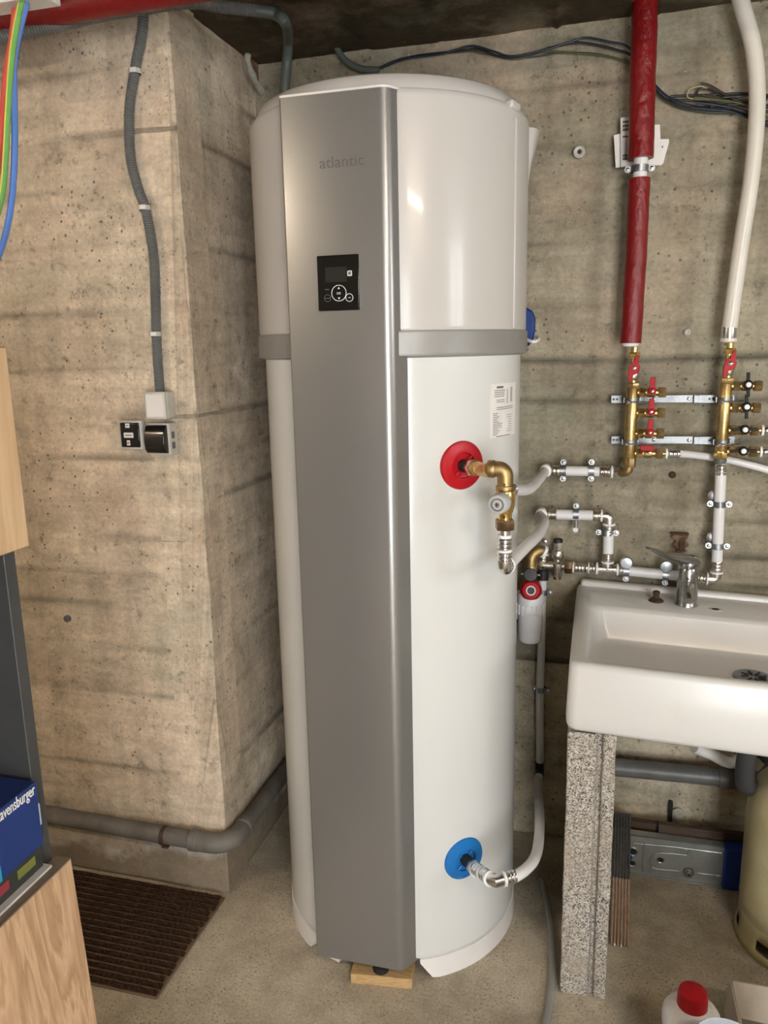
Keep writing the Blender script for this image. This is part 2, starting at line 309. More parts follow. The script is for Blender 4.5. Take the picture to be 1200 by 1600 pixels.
# ------------------------------------------------------------------ room shell
def nz(x, y, z): return noise.noise(V((x, y, z)))
def board_wall(name, org, ux, uz, nrm, LX, LZ, lines, mat, res=(.016, .007), amp=1., vj=()):
    """board-marked concrete: boards stand at slightly different depths, with ragged fins at the joints"""
    org, ux, uz, nrm = V(org), V(ux), V(uz), V(nrm)
    nx, nz_ = max(2, int(LX/res[0])), max(2, int(LZ/res[1])); rnd = random.Random(name)
    L = sorted(lines); offs = [rnd.uniform(-.0035, .0035) for _ in range(len(L)+1)]; ton = [rnd.uniform(.43, .54) for _ in range(len(L)+1)]
    strong = [rnd.random() for _ in L]; vs_, tone = [], []
    for j in range(nz_+1):
        z = LZ*j/nz_
        for i in range(nx+1):
            x = LX*i/nx; p = org+ux*x+uz*z
            wob = .005*nz(p.x*3+p.y*3, z*.5, 7) + .002*nz(p.x*15+p.y*15, z*9, 3)
            b = 0
            for l in L:
                if z > l+wob: b += 1
            d = offs[b]; t = ton[b]*(1.7 if name == 'wall_back' and z < .56 else 1) + .05*nz(p.x*.9+p.y, z*2.3, b*3.1)  # low back wall boards lightened: light under the sink painted into tone
            if L:
                k = min(range(len(L)), key=lambda q_: abs(z-L[q_]-wob)); e = (z-L[k]-wob)/.0055
                g = max(0., .32+1.1*nz(p.x*2.1+p.y*2.1, L[k]*9, 1))*(.35+.9*strong[k])
                d += math.exp(-e*e)*g*.012*(1 if strong[k] > .45 else -1); t -= math.exp(-(e*.6)**2)*.34*min(1, g)
            for xv in vj:
                e = (x-xv-wob*.5)/.006; d -= math.exp(-e*e)*.004; t -= math.exp(-e*e)*.2
            d += amp*(.0030*nz(p.x*4+p.y*4, z*4, 11) + .0013*nz(p.x*22+p.y*22, z*30, 5))
            vs_.append(p + nrm*(d-.006)); tone.append(max(.05, t))
    fs = [(j*(nx+1)+i, j*(nx+1)+i+1, (j+1)*(nx+1)+i+1, (j+1)*(nx+1)+i) for j in range(nz_) for i in range(nx)]
    # close the slab behind so that the wall has thickness
    o = len(vs_); a, b_, c_, d_ = [org+ux*x+uz*z-nrm*.12 for x, z in ((0,0),(LX,0),(LX,LZ),(0,LZ))]
    vs_ += [a, b_, c_, d_]; tone += [.5]*4; fs.append((o+3, o+2, o+1, o))
    bot = list(range(nx+1)); top = [nz_*(nx+1)+i for i in range(nx+1)]; lf = [j*(nx+1) for j in range(nz_+1)]; rt = [j*(nx+1)+nx for j in range(nz_+1)]
    fs += [tuple(bot[::-1]+[o, o+1]), tuple(top+[o+2, o+3]), tuple(lf+[o+3, o]), tuple(rt[::-1]+[o+1, o+2])]
    me = bpy.data.meshes.new(name); me.from_pydata([tuple(v) for v in vs_], [], fs)
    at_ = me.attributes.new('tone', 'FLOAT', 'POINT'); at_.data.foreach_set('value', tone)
    bm = bmesh.new(); bm.from_mesh(me); bmesh.ops.recalc_face_normals(bm, faces=bm.faces); bm.to_mesh(me); bm.free()
    for p in me.polygons: p.use_smooth = len(p.vertices) == 4
    ob = bpy.data.objects.new(name, me); COL.objects.link(ob); me.materials.append(M[mat]); return struct(ob)
CX, CY = -.927, 1.686                                    # corner of the projecting wall
LN = [.131, .345, .56, .69, .81, .895, .99, 1.09, 1.196, 1.30, 1.41, 1.55, 1.70, 1.82, 1.938, 2.07]
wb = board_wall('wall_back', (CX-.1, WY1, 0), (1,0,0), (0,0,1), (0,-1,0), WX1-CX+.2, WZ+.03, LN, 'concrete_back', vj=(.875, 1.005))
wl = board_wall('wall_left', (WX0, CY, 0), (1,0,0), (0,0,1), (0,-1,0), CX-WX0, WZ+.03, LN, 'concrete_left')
ws = board_wall('wall_left_return', (CX, CY+.001, 0), (0,1,0), (0,0,1), (1,0,0), WY1-CY+.05, WZ+.03, LN, 'concrete_left', res=(.012,.007))
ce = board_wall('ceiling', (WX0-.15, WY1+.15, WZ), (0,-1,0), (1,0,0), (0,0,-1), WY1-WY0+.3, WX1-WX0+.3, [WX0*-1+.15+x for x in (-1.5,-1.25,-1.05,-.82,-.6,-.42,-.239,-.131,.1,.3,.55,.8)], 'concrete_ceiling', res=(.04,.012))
fl = struct(MB().box2((WX0-.1, WY0-.1, -.1), (WX1+.1, WY1+.1, 0)).build('floor', 'floor_concrete', smooth=False))
struct(MB().box2((WX0-.12, WY0, 0), (WX0, CY+.12, WZ+.05)).build('wall_outer_left', 'concrete_room', smooth=False))
dx0, dx1, dz0, dz1 = FILL_DOOR
wf = MB(); wf.box2((WX0-.12, WY0-.12, 0), (dx0, WY0, WZ+.05)); wf.box2((dx1, WY0-.12, 0), (WX1+.15, WY0, WZ+.05)); wf.box2((dx0, WY0-.12, dz1), (dx1, WY0, WZ+.05)); wf.box2((dx0, WY0-.12, 0), (dx1, WY0, dz0))
struct(wf.build('wall_front', 'concrete_room', smooth=False))
dn_ = thing('fill_door_1', 'added white glazed door behind the camera giving fill daylight', 'door', ((dx0+dx1)/2, WY0-.06, dz0)); dn_['kind'] = 'structure'
fr = MB(); t = .07; Y_ = WY0-.09
fr.box2((dx0, Y_, dz0), (dx1, Y_+.05, dz0+t)); fr.box2((dx0, Y_, dz1-t), (dx1, Y_+.05, dz1)); fr.box2((dx0, Y_, dz0), (dx0+t, Y_+.05, dz1)); fr.box2((dx1-t, Y_, dz0), (dx1, Y_+.05, dz1))
fr.build('fill_door_frame', 'plastic_white', dn_); MB().box2(((dx0+dx1)/2-.05, Y_, dz0), ((dx0+dx1)/2+.05, Y_+.05, dz1)).build('fill_door_stile', 'plastic_white', dn_); MB().box2((dx0, Y_+.02, dz0), (dx1, Y_+.024, dz1)).build('pane', 'window_glass', dn_)
y0, y1, z0, z1 = WIN
wr = MB(); wr.box2((WX1, WY0, 0), (WX1+.15, WY1+.12, z0)); wr.box2((WX1, WY0, z1), (WX1+.15, WY1+.12, WZ+.05)); wr.box2((WX1, WY0, z0), (WX1+.15, y0, z1)); wr.box2((WX1, y1, z0), (WX1+.15, WY1+.12, z1))
struct(wr.build('wall_right', 'concrete_room', smooth=False))
wn = thing('window_1', 'white basement window in the right wall', 'window', (WX1+.06, (y0+y1)/2, z0)); wn['kind'] = 'structure'
fr = MB(); t = .045; X = WX1+.06
fr.box2((X, y0, z0), (X+.05, y1, z0+t)); fr.box2((X, y0, z1-t), (X+.05, y1, z1)); fr.box2((X, y0, z0), (X+.05, y0+t, z1)); fr.box2((X, y1-t, z0), (X+.05, y1, z1))
fr.build('window_frame', 'plastic_white', wn)
MB().box2((X, (y0+y1)/2-.03, z0), (X+.05, (y0+y1)/2+.03, z1)).build('mullion', 'plastic_white', wn)
for k in (1, 2): MB().box2((X+.01, y0, z0+k*(z1-z0)/3-.009), (X+.03, y1, z0+k*(z1-z0)/3+.009)).build('glazing_bar', 'plastic_white', wn)
MB().box2((X+.02, y0, z0), (X+.024, y1, z1)).build('pane', 'window_glass', wn)
def batten(label, LX0, LX1, LY):
    lp = thing('ceiling_lamp', label, 'lamp', ((LX0+LX1)/2, LY, WZ), 'fluorescent battens under the ceiling')
    MB().box2((LX0, LY-.05, 2.15), (LX1, LY+.05, WZ+.008)).build('housing', 'plastic_white', lp, bevel=.004)
    MB().prism([(-.11,-.033),(-.06,.012),(.06,.012),(.11,-.033),(.105,-.036),(.055,.006),(-.055,.006),(-.105,-.036)], (LX0,LY,2.14), (0,1,0), (0,0,1), (LX1-LX0,0,0)).build('reflector', 'plastic_white', lp)
    MB().tube([(LX0+.02,LY,2.10), (LX1-.02,LY,2.10)], .016).build('tube', 'lamp_tube', lp)
    for x in (LX0, LX1-.02): MB().box2((x, LY-.02, 2.075), (x+.02, LY+.02, 2.16)).build('lamp_holder', 'plastic_white', lp)
batten('added unseen batten lamp brightening the cabinet side of the room', -2.22, -1.68, -.20)  # extra lamp out of view, added to brighten the left wall
batten('white fluorescent batten lamp over the sink side of the room', .60, 1.20, -.30)

# ------------------------------------------------------------------ water heater
AX = V((-.468, 1.80, 0))
def cylp(px, py, R):
    d = ray(px, py); o = (CAMP-AX); a = d.x*d.x+d.y*d.y; b = 2*(o.x*d.x+o.y*d.y); c = o.x*o.x+o.y*o.y-R*R
    t = (-b-math.sqrt(b*b-4*a*c))/2/a; p = CAMP+d*t; n = V((p.x-AX.x, p.y-AX.y, 0)).normalized(); return p, n
def pol(deg, R, z):
    t = math.radians(deg); return V((AX.x+R*math.sin(t), AX.y-R*math.cos(t), z))    # 0 deg faces the room, + to the right
wh = thing('water_heater', 'tall white cylindrical water heater with a silver front panel', 'water heater', AX)
MB().lathe([(.26,.047),(.288,.05),(.294,.058),(.294,.064),(.294,1.44)], AX, n=96).build('tank', 'tank_enamel', wh)
MB().lathe([(.296,1.43),(.3075,1.434),(.3085,1.437),(.3085,1.439),(.3085,1.477),(.3085,1.479),(.3075,1.482),(.296,1.484)], AX, n=96).build('band', 'band_grey', wh)
MB().lathe([(.294,1.478),(.303,1.481),(.305,1.486),(.305,1.490),(.305,1.900),(.305,1.905),(.304,1.913),(.300,1.917),(.28,1.918)], AX, n=96).build('upper_cover', 'cover_white', wh)
MB().lathe([(.2945,1.915),(.2945,1.921),(.284,1.944),(.276,1.949),(.15,1.956),(0,1.958)], AX, n=96).build('lid', 'cover_white', wh)
# skirt with a gap at the front for the levelling foot
def ringseg(mb, a0, a1, R0, R1, z0_, z1_, n=40, dip=None):
    Ls = []
    for i in range(n+1):
        a = a0+(a1-a0)*i/n; zb = z0_
        if dip: zb = z0_ + max(0, dip*(1-min(a-a0, a1-a)/6.))
        Ls.append([pol(a,R0,zb), pol(a,R1*1.004,zb), pol(a,R1,z1_), pol(a,R0,z1_)])
    mb.loops(Ls, True, True); return mb
sk = ringseg(MB(), 22, 330, .272, .2965, .0, .054, 110, .045); ringseg(sk, -28, -17, .272, .2955, .012, .054, 8)
sk.build('skirt', 'skirt_white', wh)
for a in (72, -100):
    MB().box(pol(a, .3045, 1.69), (.012, .006, .41), Matrix.Rotation(math.radians(a), 3, 'Z')).build('cover_seam', 'cover_white', wh, bevel=.002)
MB().box(pol(70, .300, 1.916), (.04, .02, .018), Matrix.Rotation(math.radians(70), 3, 'Z')).build('lid_catch', 'cover_white', wh, bevel=.005)
# silver panel: flat front, small radius left, broad radius right, folded back to the tank
FX0, FX1, FY = -.599, -.364, 1.486
prof = [(FX0+.004, 1.55), (FX0, FY+.006)]
for k in range(5): t = math.radians(180+90*k/4); prof.append((FX0+.005+.005*math.cos(t), FY+.005+.005*math.sin(t)))
for k in range(11): t = math.radians(-90+62*k/10); prof.append((FX1-.041+.026*math.cos(t), FY+.026+.026*math.sin(t)))
prof += [(FX1+.001, 1.530), (FX1+.001, 1.56)]
def pl(z): return [V((x, y, z)) for x, y in prof]
pz0, pz1 = .05, 1.912
fp = MB(); fp.loops([pl(pz0), pl(pz1)], True, True); fpo = fp.build('front_panel', 'panel_silver', wh, ang=30)
MB().loops([[V((x, y-.001*(y < 1.5), z)) for x, y in prof] for z in (pz1, pz1+.004)], True, True).build('panel_trim', 'plastic_white', wh)
a = at(534, 253, FY); ux = (at(568, 251, FY)-at(500, 256, FY)); ux.z = 0; L = ux.length
text('atlantic', .029, a+V((0,-.0006,0)), (1,0,0), (0,0,1), 'logo_grey', 'logo', fpo, .0004, fit=L*1.02)
# control panel
PY = FY-.004
a, b = at(494.5, 400, PY), at(562, 484, PY)
cp = MB().box2((a.x, PY, b.z), (b.x, FY+.004, a.z)).build('control_panel', 'gloss_black', wh, bevel=.0015)
def Q(px, py): return at(px, py, PY)
a, b = Q(508, 418), Q(542, 440); MB().box2((a.x, PY-.0006, b.z), (b.x, PY+.001, a.z)).build('display', 'screen_dark', cp)
def ring(name, c, R, w_, mat): MB().lathe([(R-w_,0),(R-w_,.0014),(R,.0014),(R,0)], c+V((0,.0006,0)), (0,-1,0), 32).build(name, mat, cp)
ring('selector_ring', Q(529.7, 458), .0153, .0012, 'print_white'); ring('button_ring', Q(546, 465), .0077, .0010, 'print_white'); ring('button_ring', Q(512, 466), .0068, .0007, 'print_grey')
c0 = Q(546.5, 427); MB().loops([rrect(c0.x-.0046, c0.x+.0046, c0.z-.0050, c0.z+.0050, .0015, 0)], False, True)
ic = MB(); P = rrect(-.0046, .0046, -.0050, .0050, .0018, 0, 3); ic.loops([[V((c0.x+p.x, PY-.0008*k, c0.z+p.y)) for p in P] for k in (0, 1)], False, True); ico = ic.build('menu_button', 'print_white', cp)
MB().box(c0+V((0,-.001,0)), (.0052,.0006,.0058)).build('button_icon', 'print_grey', cp)
for dz, s_ in ((.0095, 1), (-.0098, -1)):
    c1 = Q(529.7, 458)+V((0,-.0004,dz)); MB().prism([(-.0024,-.0018*s_),(.0024,-.0018*s_),(0,.0022*s_)], c1, (1,0,0), (0,0,1), (0,-.0006,0)).build('arrow', 'print_white', cp)
text('OK', .0062, Q(529.5, 458.5)+V((0,-.0006,0)), (1,0,0), (0,0,1), 'print_white', 'ok_text', cp)
for p_ in ((511,452.5),(512,466)): MB().box(Q(*p_)+V((0,-.0004,0)), (.0085,.0006,.0012)).build('menu_mark', 'print_grey', cp)
MB().tube([Q(544.5,465)+V((0,-.0006,0)), Q(548,465)+V((0,-.0006,0))], .0007, 6).build('return_arrow', 'print_white', cp)
# rating label on the right flank: curved paper with rows of print
lb = MB(); Ls = []
for i in range(13):
    a = 58+(80-58)*i/12; Ls.append([pol(a,.2938,1.258), pol(a,.29455,1.258), pol(a,.29455,1.372), pol(a,.2938,1.372)])
lb.loops(Ls, True, True); lbo = lb.build('rating_label', 'paper_white', wh)
pr = MB(); rnd = random.Random(4)
def dash(a0, a1, z, h):
    n = max(1, int((a1-a0)/2)); L_ = []
    for i in range(n+1):
        a = a0+(a1-a0)*i/n; L_.append([pol(a,.2944,z), pol(a,.2948,z), pol(a,.2948,z+h), pol(a,.2944,z+h)])
    pr.loops(L_, True, True)
dash(62, 67, 1.362, .0042)
for k in range(4): dash(60.5, 68.5-.3*k, 1.357-.0042*k, .0014)
for z in (1.3365, 1.3325): dash(62, 68, z, .0013)
for z in (1.321, 1.317): dash(62, 76, z, .0013)
for k in range(13): dash(59.5, 62+rnd.random()*5, 1.309-k*.0037, .0012)
for k in range(8): dash(70+rnd.random()*2, 75, 1.303-k*.005, .0010)
for k in range(10): dash(70, 71.2, 1.357-k*.003, .0012); dash(73.5, 75.5, 1.360-k*.0032, .0016)
dash(62, 73.5, 1.2595, .0016)
pr.build('label_print', 'print_grey', lbo)
# coloured connection collars and black sleeves
def collar(px, py, mat, name):
    p, n = cylp(px, py, .294)
    c = MB().lathe([(.051,-.008),(.051,.001),(.049,.004),(.031,.009),(.027,.0085),(.0255,.004),(.021,.0032),(0,.0032)], p, n, 40)
    co = c.build(name, mat, wh); a_, b_, _ = frame(n)
    for k in range(4):
        t = math.pi/4+k*math.pi/2; d = a_*math.cos(t)+b_*math.sin(t)
        MB().tube([p+d*.016+n*.006, p+d*.027+n*.006], .0022, 6).build('rib', mat, co)
    return p, n
pr_, nr = collar(722, 727, 'collar_red', 'hot_collar'); pb_, nb = collar(725, 1341, 'collar_blue', 'cold_collar')
for p, n in ((pr_, nr), (pb_, nb)): MB().lathe([(.0135,0),(.0135,.030),(.0125,.034)], p, n, 20).build('connection_sleeve', 'matte_black', wh)
# levelling foot, blue grip with white loop, spout at the rear right
foot = atz(592, 1521, .03)
MB().lathe([(.019,.0262),(.019,.034),(.015,.037),(.008,.039),(.008,.075)], (foot.x, foot.y+.018, 0), n=20).build('levelling_foot', 'rubber_black', wh)
a = at(826, 512, 1.93)
gpx = [(812,480),(824,481),(832,486),(836,497),(835.5,515),(833,530),(826,540),(812,545)]
go = MB().loops([[at(x,y,1.925)+V((0,.024*k,0)) for x, y in gpx] for k in (0, 1)], True, True).build('side_grip', 'handle_blue', wh, bevel=.005, seg=3); go['label'] = 'dark blue plastic grip'
lp_ = cat([at(822,530,1.915), at(832,534,1.90), at(840,532,1.91), at(841,528,1.93), at(834,525,1.945), at(824,524,1.94)], 6)
lo_ = MB().tube(lp_, .0042, 10).build('loop', 'plastic_white', wh); lo_['label'] = 'thin white plastic loop'
Ls = []
for z, out in ((1.80, .003), (1.815, .008), (1.87, .026), (1.915, .040), (1.918, .038)):
    L_ = []
    for k in range(13):
        t = math.pi*k/12; c = pol(112, .296+out*math.sin(t)*1.05, z); tx = V((math.cos(math.radians(112)), math.sin(math.radians(112)), 0)); L_.append(c+tx*(.075*math.cos(t)))
    Ls.append(L_)
Ls = [[p+V((0,0,-.008)) for p in L_] for L_ in Ls]
MB().loops(Ls, True, True).build('rear_spout', 'cover_white', wh)

# ------------------------------------------------------------------ wooden block under the panel
a, b = atz(548, 1536, .0), atz(644, 1546, .0)
d = (b-a); d.z = 0; R = Matrix.Rotation(math.atan2(d.y, d.x), 3, 'Z'); mid = (a+b)/2 + R @ V((0, .032, 0))
blk = MB().box((mid.x, mid.y, .013), (d.length, .064, .026), R).build('wood_block', 'wood_block', None, .0012)
tag(blk, 'small light wooden block under the front of the water heater', 'wood block')

# ------------------------------------------------------------------ pipe fittings toolbox
W = WY1
def sleeve(mb, p, d, L=.03, R=.0145):
    """press sleeve with three rounded ribs"""
    pr = [(R*.9,0)]
    for k in range(3):
        h = L*(.08+.31*k); pr += [(R*.93,h),(R*1.05,h+L*.07),(R*1.05,h+L*.18),(R*.93,h+L*.25)]
    pr += [(R*.9,L)]
    mb.lathe(pr, p, d, 18)
def collar_ring(p, d, parent, R=.0165, L=.005, mat='ring_white'): MB().lathe([(R*.8,0),(R,0),(R,L),(R*.8,L)], p, d, 20).build('stop_ring', mat, parent)
def clamp(p, ax, ear, label, R=.0135, stand=.03, mat='zinc', group='zinc clamps holding the white pipes', swing=None, wall=V((0,1,0))):
    p, ax, ear = V(p), V(ax).normalized(), V(ear).normalized()
    t = thing('pipe_clamp', label, 'pipe clamp', p, group)
    a, b, _ = frame(ax)
    MB().lathe([(R,-.0075),(R+.0022,-.0075),(R+.0022,.0075),(R,.0075),(R,-.0075)], p, ax, 24).build('strap', mat, t)
    for s_ in (-1, 1):
        if swing is not None and s_ == -1: continue
        c = p+ear*s_*(R+.0085)
        MB().lathe([(.0078,-.0025),(.0078,.0025)], c, wall, 14).build('ear', mat, t)
        MB().lathe([(.0042,0),(.0042,.003),(.002,.0042)], c-wall*.0025, -wall, 10).build('screw', 'steel', t)
    MB().tube([p+wall*(R), p+wall*(R+stand)], .004, 8).build('stud', mat, t)
    return t
def pipething(name, label, pts, r, mat, cat_='pipe', k=8, group=None, smooth=True, n=14):
    P = cat(pts, k) if smooth and len(pts) > 2 else [V(p) for p in pts]
    t = thing(name, label, cat_, P[0], group); MB().tube(P, r, n).build('pipe', mat, t); return t
XR = V((1,0,0)); YR = V((0,1,0)); ZR = V((0,0,1))

# ---- brass elbows and thermostatic mixing valve on the hot outlet
VY = 1.500
colx = at(786, 780, VY).x
ztop, zbody, zbot = at(785, 733, VY).z, at(786, 779, VY).z, at(786, 818, VY).z
mv = thing('mixing_valve', 'brass thermostatic mixing valve with grey knob on the red outlet', 'valve', pr_+nr*.034)
p0 = pr_+nr*.030
MB().hexa(p0, nr, .0175, .013).build('union_nut', 'steel', mv)
p1 = p0+nr*.013; e1 = at(752, 735, VY+.012)
MB().lathe([(.0165,0),(.0165,.006),(.0145,.008),(.0145,.02)], p1, nr, 20).build('elbow_socket', 'brass', mv)
ctop = V((colx, VY, ztop))
el = cat([p1+nr*.016, p1+nr*.030, e1+V((.012,0,0)), ctop+V((-.026,0,0))], 6)
MB().tube(el, .0135, 16).build('outlet_elbow', 'brass', mv)
MB().lathe([(.0165,0),(.0175,.002),(.0175,.012),(.0165,.014)], ctop+V((-.030,0,0)), XR, 20).build('elbow_bead', 'brass_dull', mv)
P = [ctop+V((-.018,0,0))]+[ctop+V((-.010+.014*math.sin(t), 0, -.004-.014*(1-math.cos(t))+.004)) for t in [math.radians(15*i) for i in range(7)]]+[ctop+V((.004,0,-.032))]
MB().tube(P, .0155, 18).build('down_elbow', 'brass_dull', mv)
cx = colx+.004
MB().lathe([(.0165,0),(.0180,.002),(.0180,.011),(.0165,.013)], V((cx,VY,ztop-.044)), ZR, 20).build('elbow_bead', 'brass_dull', mv)
bd = MB(); bd.lathe([(.0135,0),(.0135,.012),(.0155,.016),(.019,.03),(.020,.042),(.019,.052),(.0155,.064),(.0135,.068),(.0135,.082)], V((cx,VY,zbody-.042)), ZR, 24)
od = (V((-.13,2.1,0))-V((cx,VY,0))).normalized()
bd.lathe([(.013,0),(.013,.030)], V((cx,VY,zbody+.006)), od, 18)
bd.build('valve_body', 'brass_bright', mv)
MB().hexa(V((cx,VY,zbody+.006))+od*.024, od, .0175, .012).build('outlet_nut', 'steel', mv)
kd = (-od+V((-.12,0,-.05))).normalized(); kp = V((cx,VY,zbody-.001))+kd*.014
MB().lathe([(.0165,-.004),(.0165,.006)], kp, kd, 20).build('bonnet', 'brass', mv)
kn = MB().lathe([(.0185,.006),(.0195,.009),(.0195,.030),(.0180,.034),(.010,.0345)], kp, kd, 28).build('knob', 'knob_grey', mv)
MB().lathe([(.0125,.034),(.0125,.0362),(.0105,.0362),(.0105,.034)], kp, kd, 24).build('knob_dial', 'print_grey', kn); MB().lathe([(.0045,.034),(.0045,.0365),(.0025,.037),(0,.037)], kp, kd, 12).build('knob_screw', 'steel', kn)
for dz in (.030, -.034): MB().lathe([(.0024,0),(.0024,.002)], V((cx,VY-.0142,zbody+dz)), -YR, 8).build('plug_screw', 'matte_black', mv)
MB().hexa(V((cx,VY,zbody-.062)), ZR, .0195, .021, ph=.3).build('lower_nut', 'bronze', mv)
# ---- mixed water pipe: valve to wall, then along the wall to the left manifold
wy = W-.045
A1 = at(852, 735, wy); o1 = V((cx,VY,zbody+.006))+od*.036
mp = thing('mixed_water_pipe', 'white pipe from the mixing valve back to the brass manifold on the wall', 'pipe', o1)
s = MB(); sleeve(s, o1, od, .028, .0150); s.build('press_sleeve', 'steel', mp)
MB().tube(cat([o1+od*.026, at(826,764,VY+.24), at(842,749,VY+.42), at(849,740,wy-.05), A1], 8), .0122, 14).build('pipe', 'pipe_white', mp)
MB().lathe([(.0125,-.016),(.0165,-.012),(.0165,.012),(.0125,.016)], A1+V((.001,0,0)), YR, 18).build('wall_elbow', 'ring_white', mp)
B1 = at(970, 735, wy); B1.z = A1.z; AXR = (B1-A1).normalized()
s = MB(); sleeve(s, A1+AXR*.016, AXR, .032); s.build('press_sleeve', 'nickel', mp)
c0 = at(879, 735, wy); c1 = at(940, 735, wy); c0.z = c1.z = A1.z
MB().tube([A1+AXR*.046, c1-AXR*.004], .0132, 16).build('pipe', 'pipe_white', mp)
s = MB(); sleeve(s, c1-AXR*.006, AXR, .03); s.build('press_sleeve', 'nickel', mp); collar_ring(c1+AXR*.024, AXR, mp)
MB().hexa(c1+AXR*.029, AXR, .015, .024).build('union_nut', 'nickel', mp)
clamp(at(880,735,wy), XR, ZR, 'left zinc clamp on the short pipe below the left manifold')
clamp(at(924,735,wy), XR, ZR, 'right zinc clamp on the short pipe below the left manifold')
# ---- cold supply to the bottom of the mixing valve
zc = at(787, 868, VY).z; q0 = V((cx,VY,zbody-.062))
cpf = thing('cold_branch_pipe', 'white pipe from under the mixing valve back to the wall', 'pipe', (cx,VY,zc))
MB().lathe([(.0105,0),(.0105,.010)], q0, -ZR, 16).build('spigot', 'nickel', cpf); collar_ring(q0-ZR*.010, -ZR, cpf, .0135, .006)
s = MB(); sleeve(s, q0-ZR*.015, -ZR, .026, .0135); s.build('press_sleeve', 'steel', cpf); collar_ring(q0-ZR*.040, -ZR, cpf, .0150, .004)
s = MB(); sleeve(s, q0-ZR*.043, -ZR, .024, .0140); s.build('press_sleeve', 'steel', cpf)
ez = q0.z-.076; E0 = V((cx,VY,ez))
MB().tube([E0+V((0,0,.014))]+[E0+V((0, .012*math.sin(t)*1.0, .010*(1-math.sin(t))-.004)) for t in [0,.5,1.,1.5]]+[E0+V((.003,.030,-.004))], .0155, 16).build('elbow', 'steel', cpf)
collar_ring(E0+V((.002,.026,-.004)), V((.06,1,0)), cpf, .0175, .005)
A2 = at(846, 803, wy)
MB().tube(cat([E0+V((.004,.03,-.004)), at(822,854,1.66), at(842,834,1.80), at(850,815,1.95), A2+V((0,-.035,0)), A2], 8), .0128, 14).build('pipe', 'pipe_white', cpf)
MB().lathe([(.0125,-.016),(.0165,-.012),(.0165,.012),(.0125,.016)], A2, YR, 18).build('wall_elbow', 'ring_white', cpf)
# ---- wall pipe: horizontal, down to the tee, tee row, along behind the sink, up to right manifold
wp = thing('wall_supply_pipe', 'white pipe on the wall turning down above the sink corner', 'pipe', A2)
D1 = at(946, 806, wy); D1.z = A2.z+.001
s = MB(); sleeve(s, A2+XR*.016, XR, .026); s.build('press_sleeve', 'nickel', wp)
MB().tube([A2+XR*.040, D1-XR*.032], .0140, 16).build('pipe', 'pipe_white', wp)
s = MB(); sleeve(s, D1-XR*.034, XR, .024); s.build('press_sleeve', 'nickel', wp); collar_ring(D1-XR*.012, XR, wp)
MB().tube([D1-XR*.010]+[D1+V((.010*math.sin(t), 0, -.010*(1-math.cos(t)))) for t in [0,.4,.8,1.2,1.57]]+[D1+V((.010,0,-.022))], .0128, 14).build('elbow', 'nickel', wp)
T1 = at(950, 889, wy); dx = D1.x+.010; T1.x = dx
collar_ring(V((dx,wy,D1.z-.020)), -ZR, wp)
s = MB(); sleeve(s, V((dx,wy,D1.z-.024)), -ZR, .026); s.build('press_sleeve', 'nickel', wp)
MB().tube([(dx,wy,D1.z-.048), (dx,wy,T1.z+.044)], .0138, 16).build('pipe', 'pipe_white', wp)
s = MB(); sleeve(s, V((dx,wy,T1.z+.046)), -ZR, .024); s.build('press_sleeve', 'nickel', wp); collar_ring(V((dx,wy,T1.z+.022)), -ZR, wp)
clamp(at(949,832,wy), ZR, XR, 'small zinc clamp on the short vertical pipe left of the tap')
a = at(900, 803, wy); ct = clamp(a, XR, ZR, 'zinc clamp hanging open below the short white pipe', swing=1)
MB().tube([a-ZR*.016, a-ZR*.038], .0055, 8).build('loose_strap', 'zinc', ct); MB().lathe([(.007,-.003),(.007,.003)], a-ZR*.043, YR, 12).build('ear', 'zinc', ct)
# tee row
tr = thing('tee_fitting_row', 'nickel tee and coupling row left of the sink pipe', 'pipe fitting', T1)
sl = (at(1115,905,wy)-T1).normalized(); s0 = at(856, 887, wy); s0.z = T1.z-(T1.x-s0.x)*sl.z*.4
tb = MB(); tb.tube([T1-XR*.026, T1+XR*.024], .0135, 16); tb.tube([T1, T1+ZR*.024], .0135, 16); tb.build('tee', 'nickel', tr)
collar_ring(T1-XR*.029, XR, tr); collar_ring(T1+XR*.024, XR, tr)
s = MB(); sleeve(s, T1-XR*.060, XR, .030, .0125); s.build('press_sleeve', 'nickel', tr); collar_ring(T1-XR*.050, XR, tr, .0150, .003)
s = MB(); sleeve(s, T1-XR*.088, XR, .028, .0120); s.build('press_sleeve', 'nickel', tr); collar_ring(T1-XR*.090, XR, tr, .0150, .003)
# safety valve cross
sv = T1+V((-.131,0,.002)); svt = thing('safety_valve', 'nickel cross valve with capped upright stem beside the water filter', 'valve', sv)
MB().hexa(T1-XR*.112, XR, .0185, .020).build('union_nut', 'bronze', svt)
b = MB(); b.tube([sv-XR*.038, sv+XR*.022], .0105, 14); b.lathe([(.0115,-.030),(.0125,-.026),(.0125,-.012),(.015,-.006),(.015,.008),(.0105,.013),(.0105,.018),(.016,.024),(.017,.034),(.014,.042)], sv, ZR, 20); b.build('body', 'nickel', svt)
MB().hexa(sv+ZR*.042, ZR, .0115, .026).build('stem', 'nickel', svt); MB().lathe([(.0125,.066),(.0125,.074),(.010,.076)], sv, ZR, 18).build('cap', 'matte_black', svt); MB().lathe([(.0105,-.030),(.0105,-.038)], sv, ZR, 16).build('lower_cap', 'bronze', svt)
MB().hexa(sv-XR*.052, XR, .0145, .016).build('union_nut', 'nickel', svt); MB().tube([sv-XR*.085, sv-XR*.050], .0085, 12).build('inlet', 'nickel', svt)
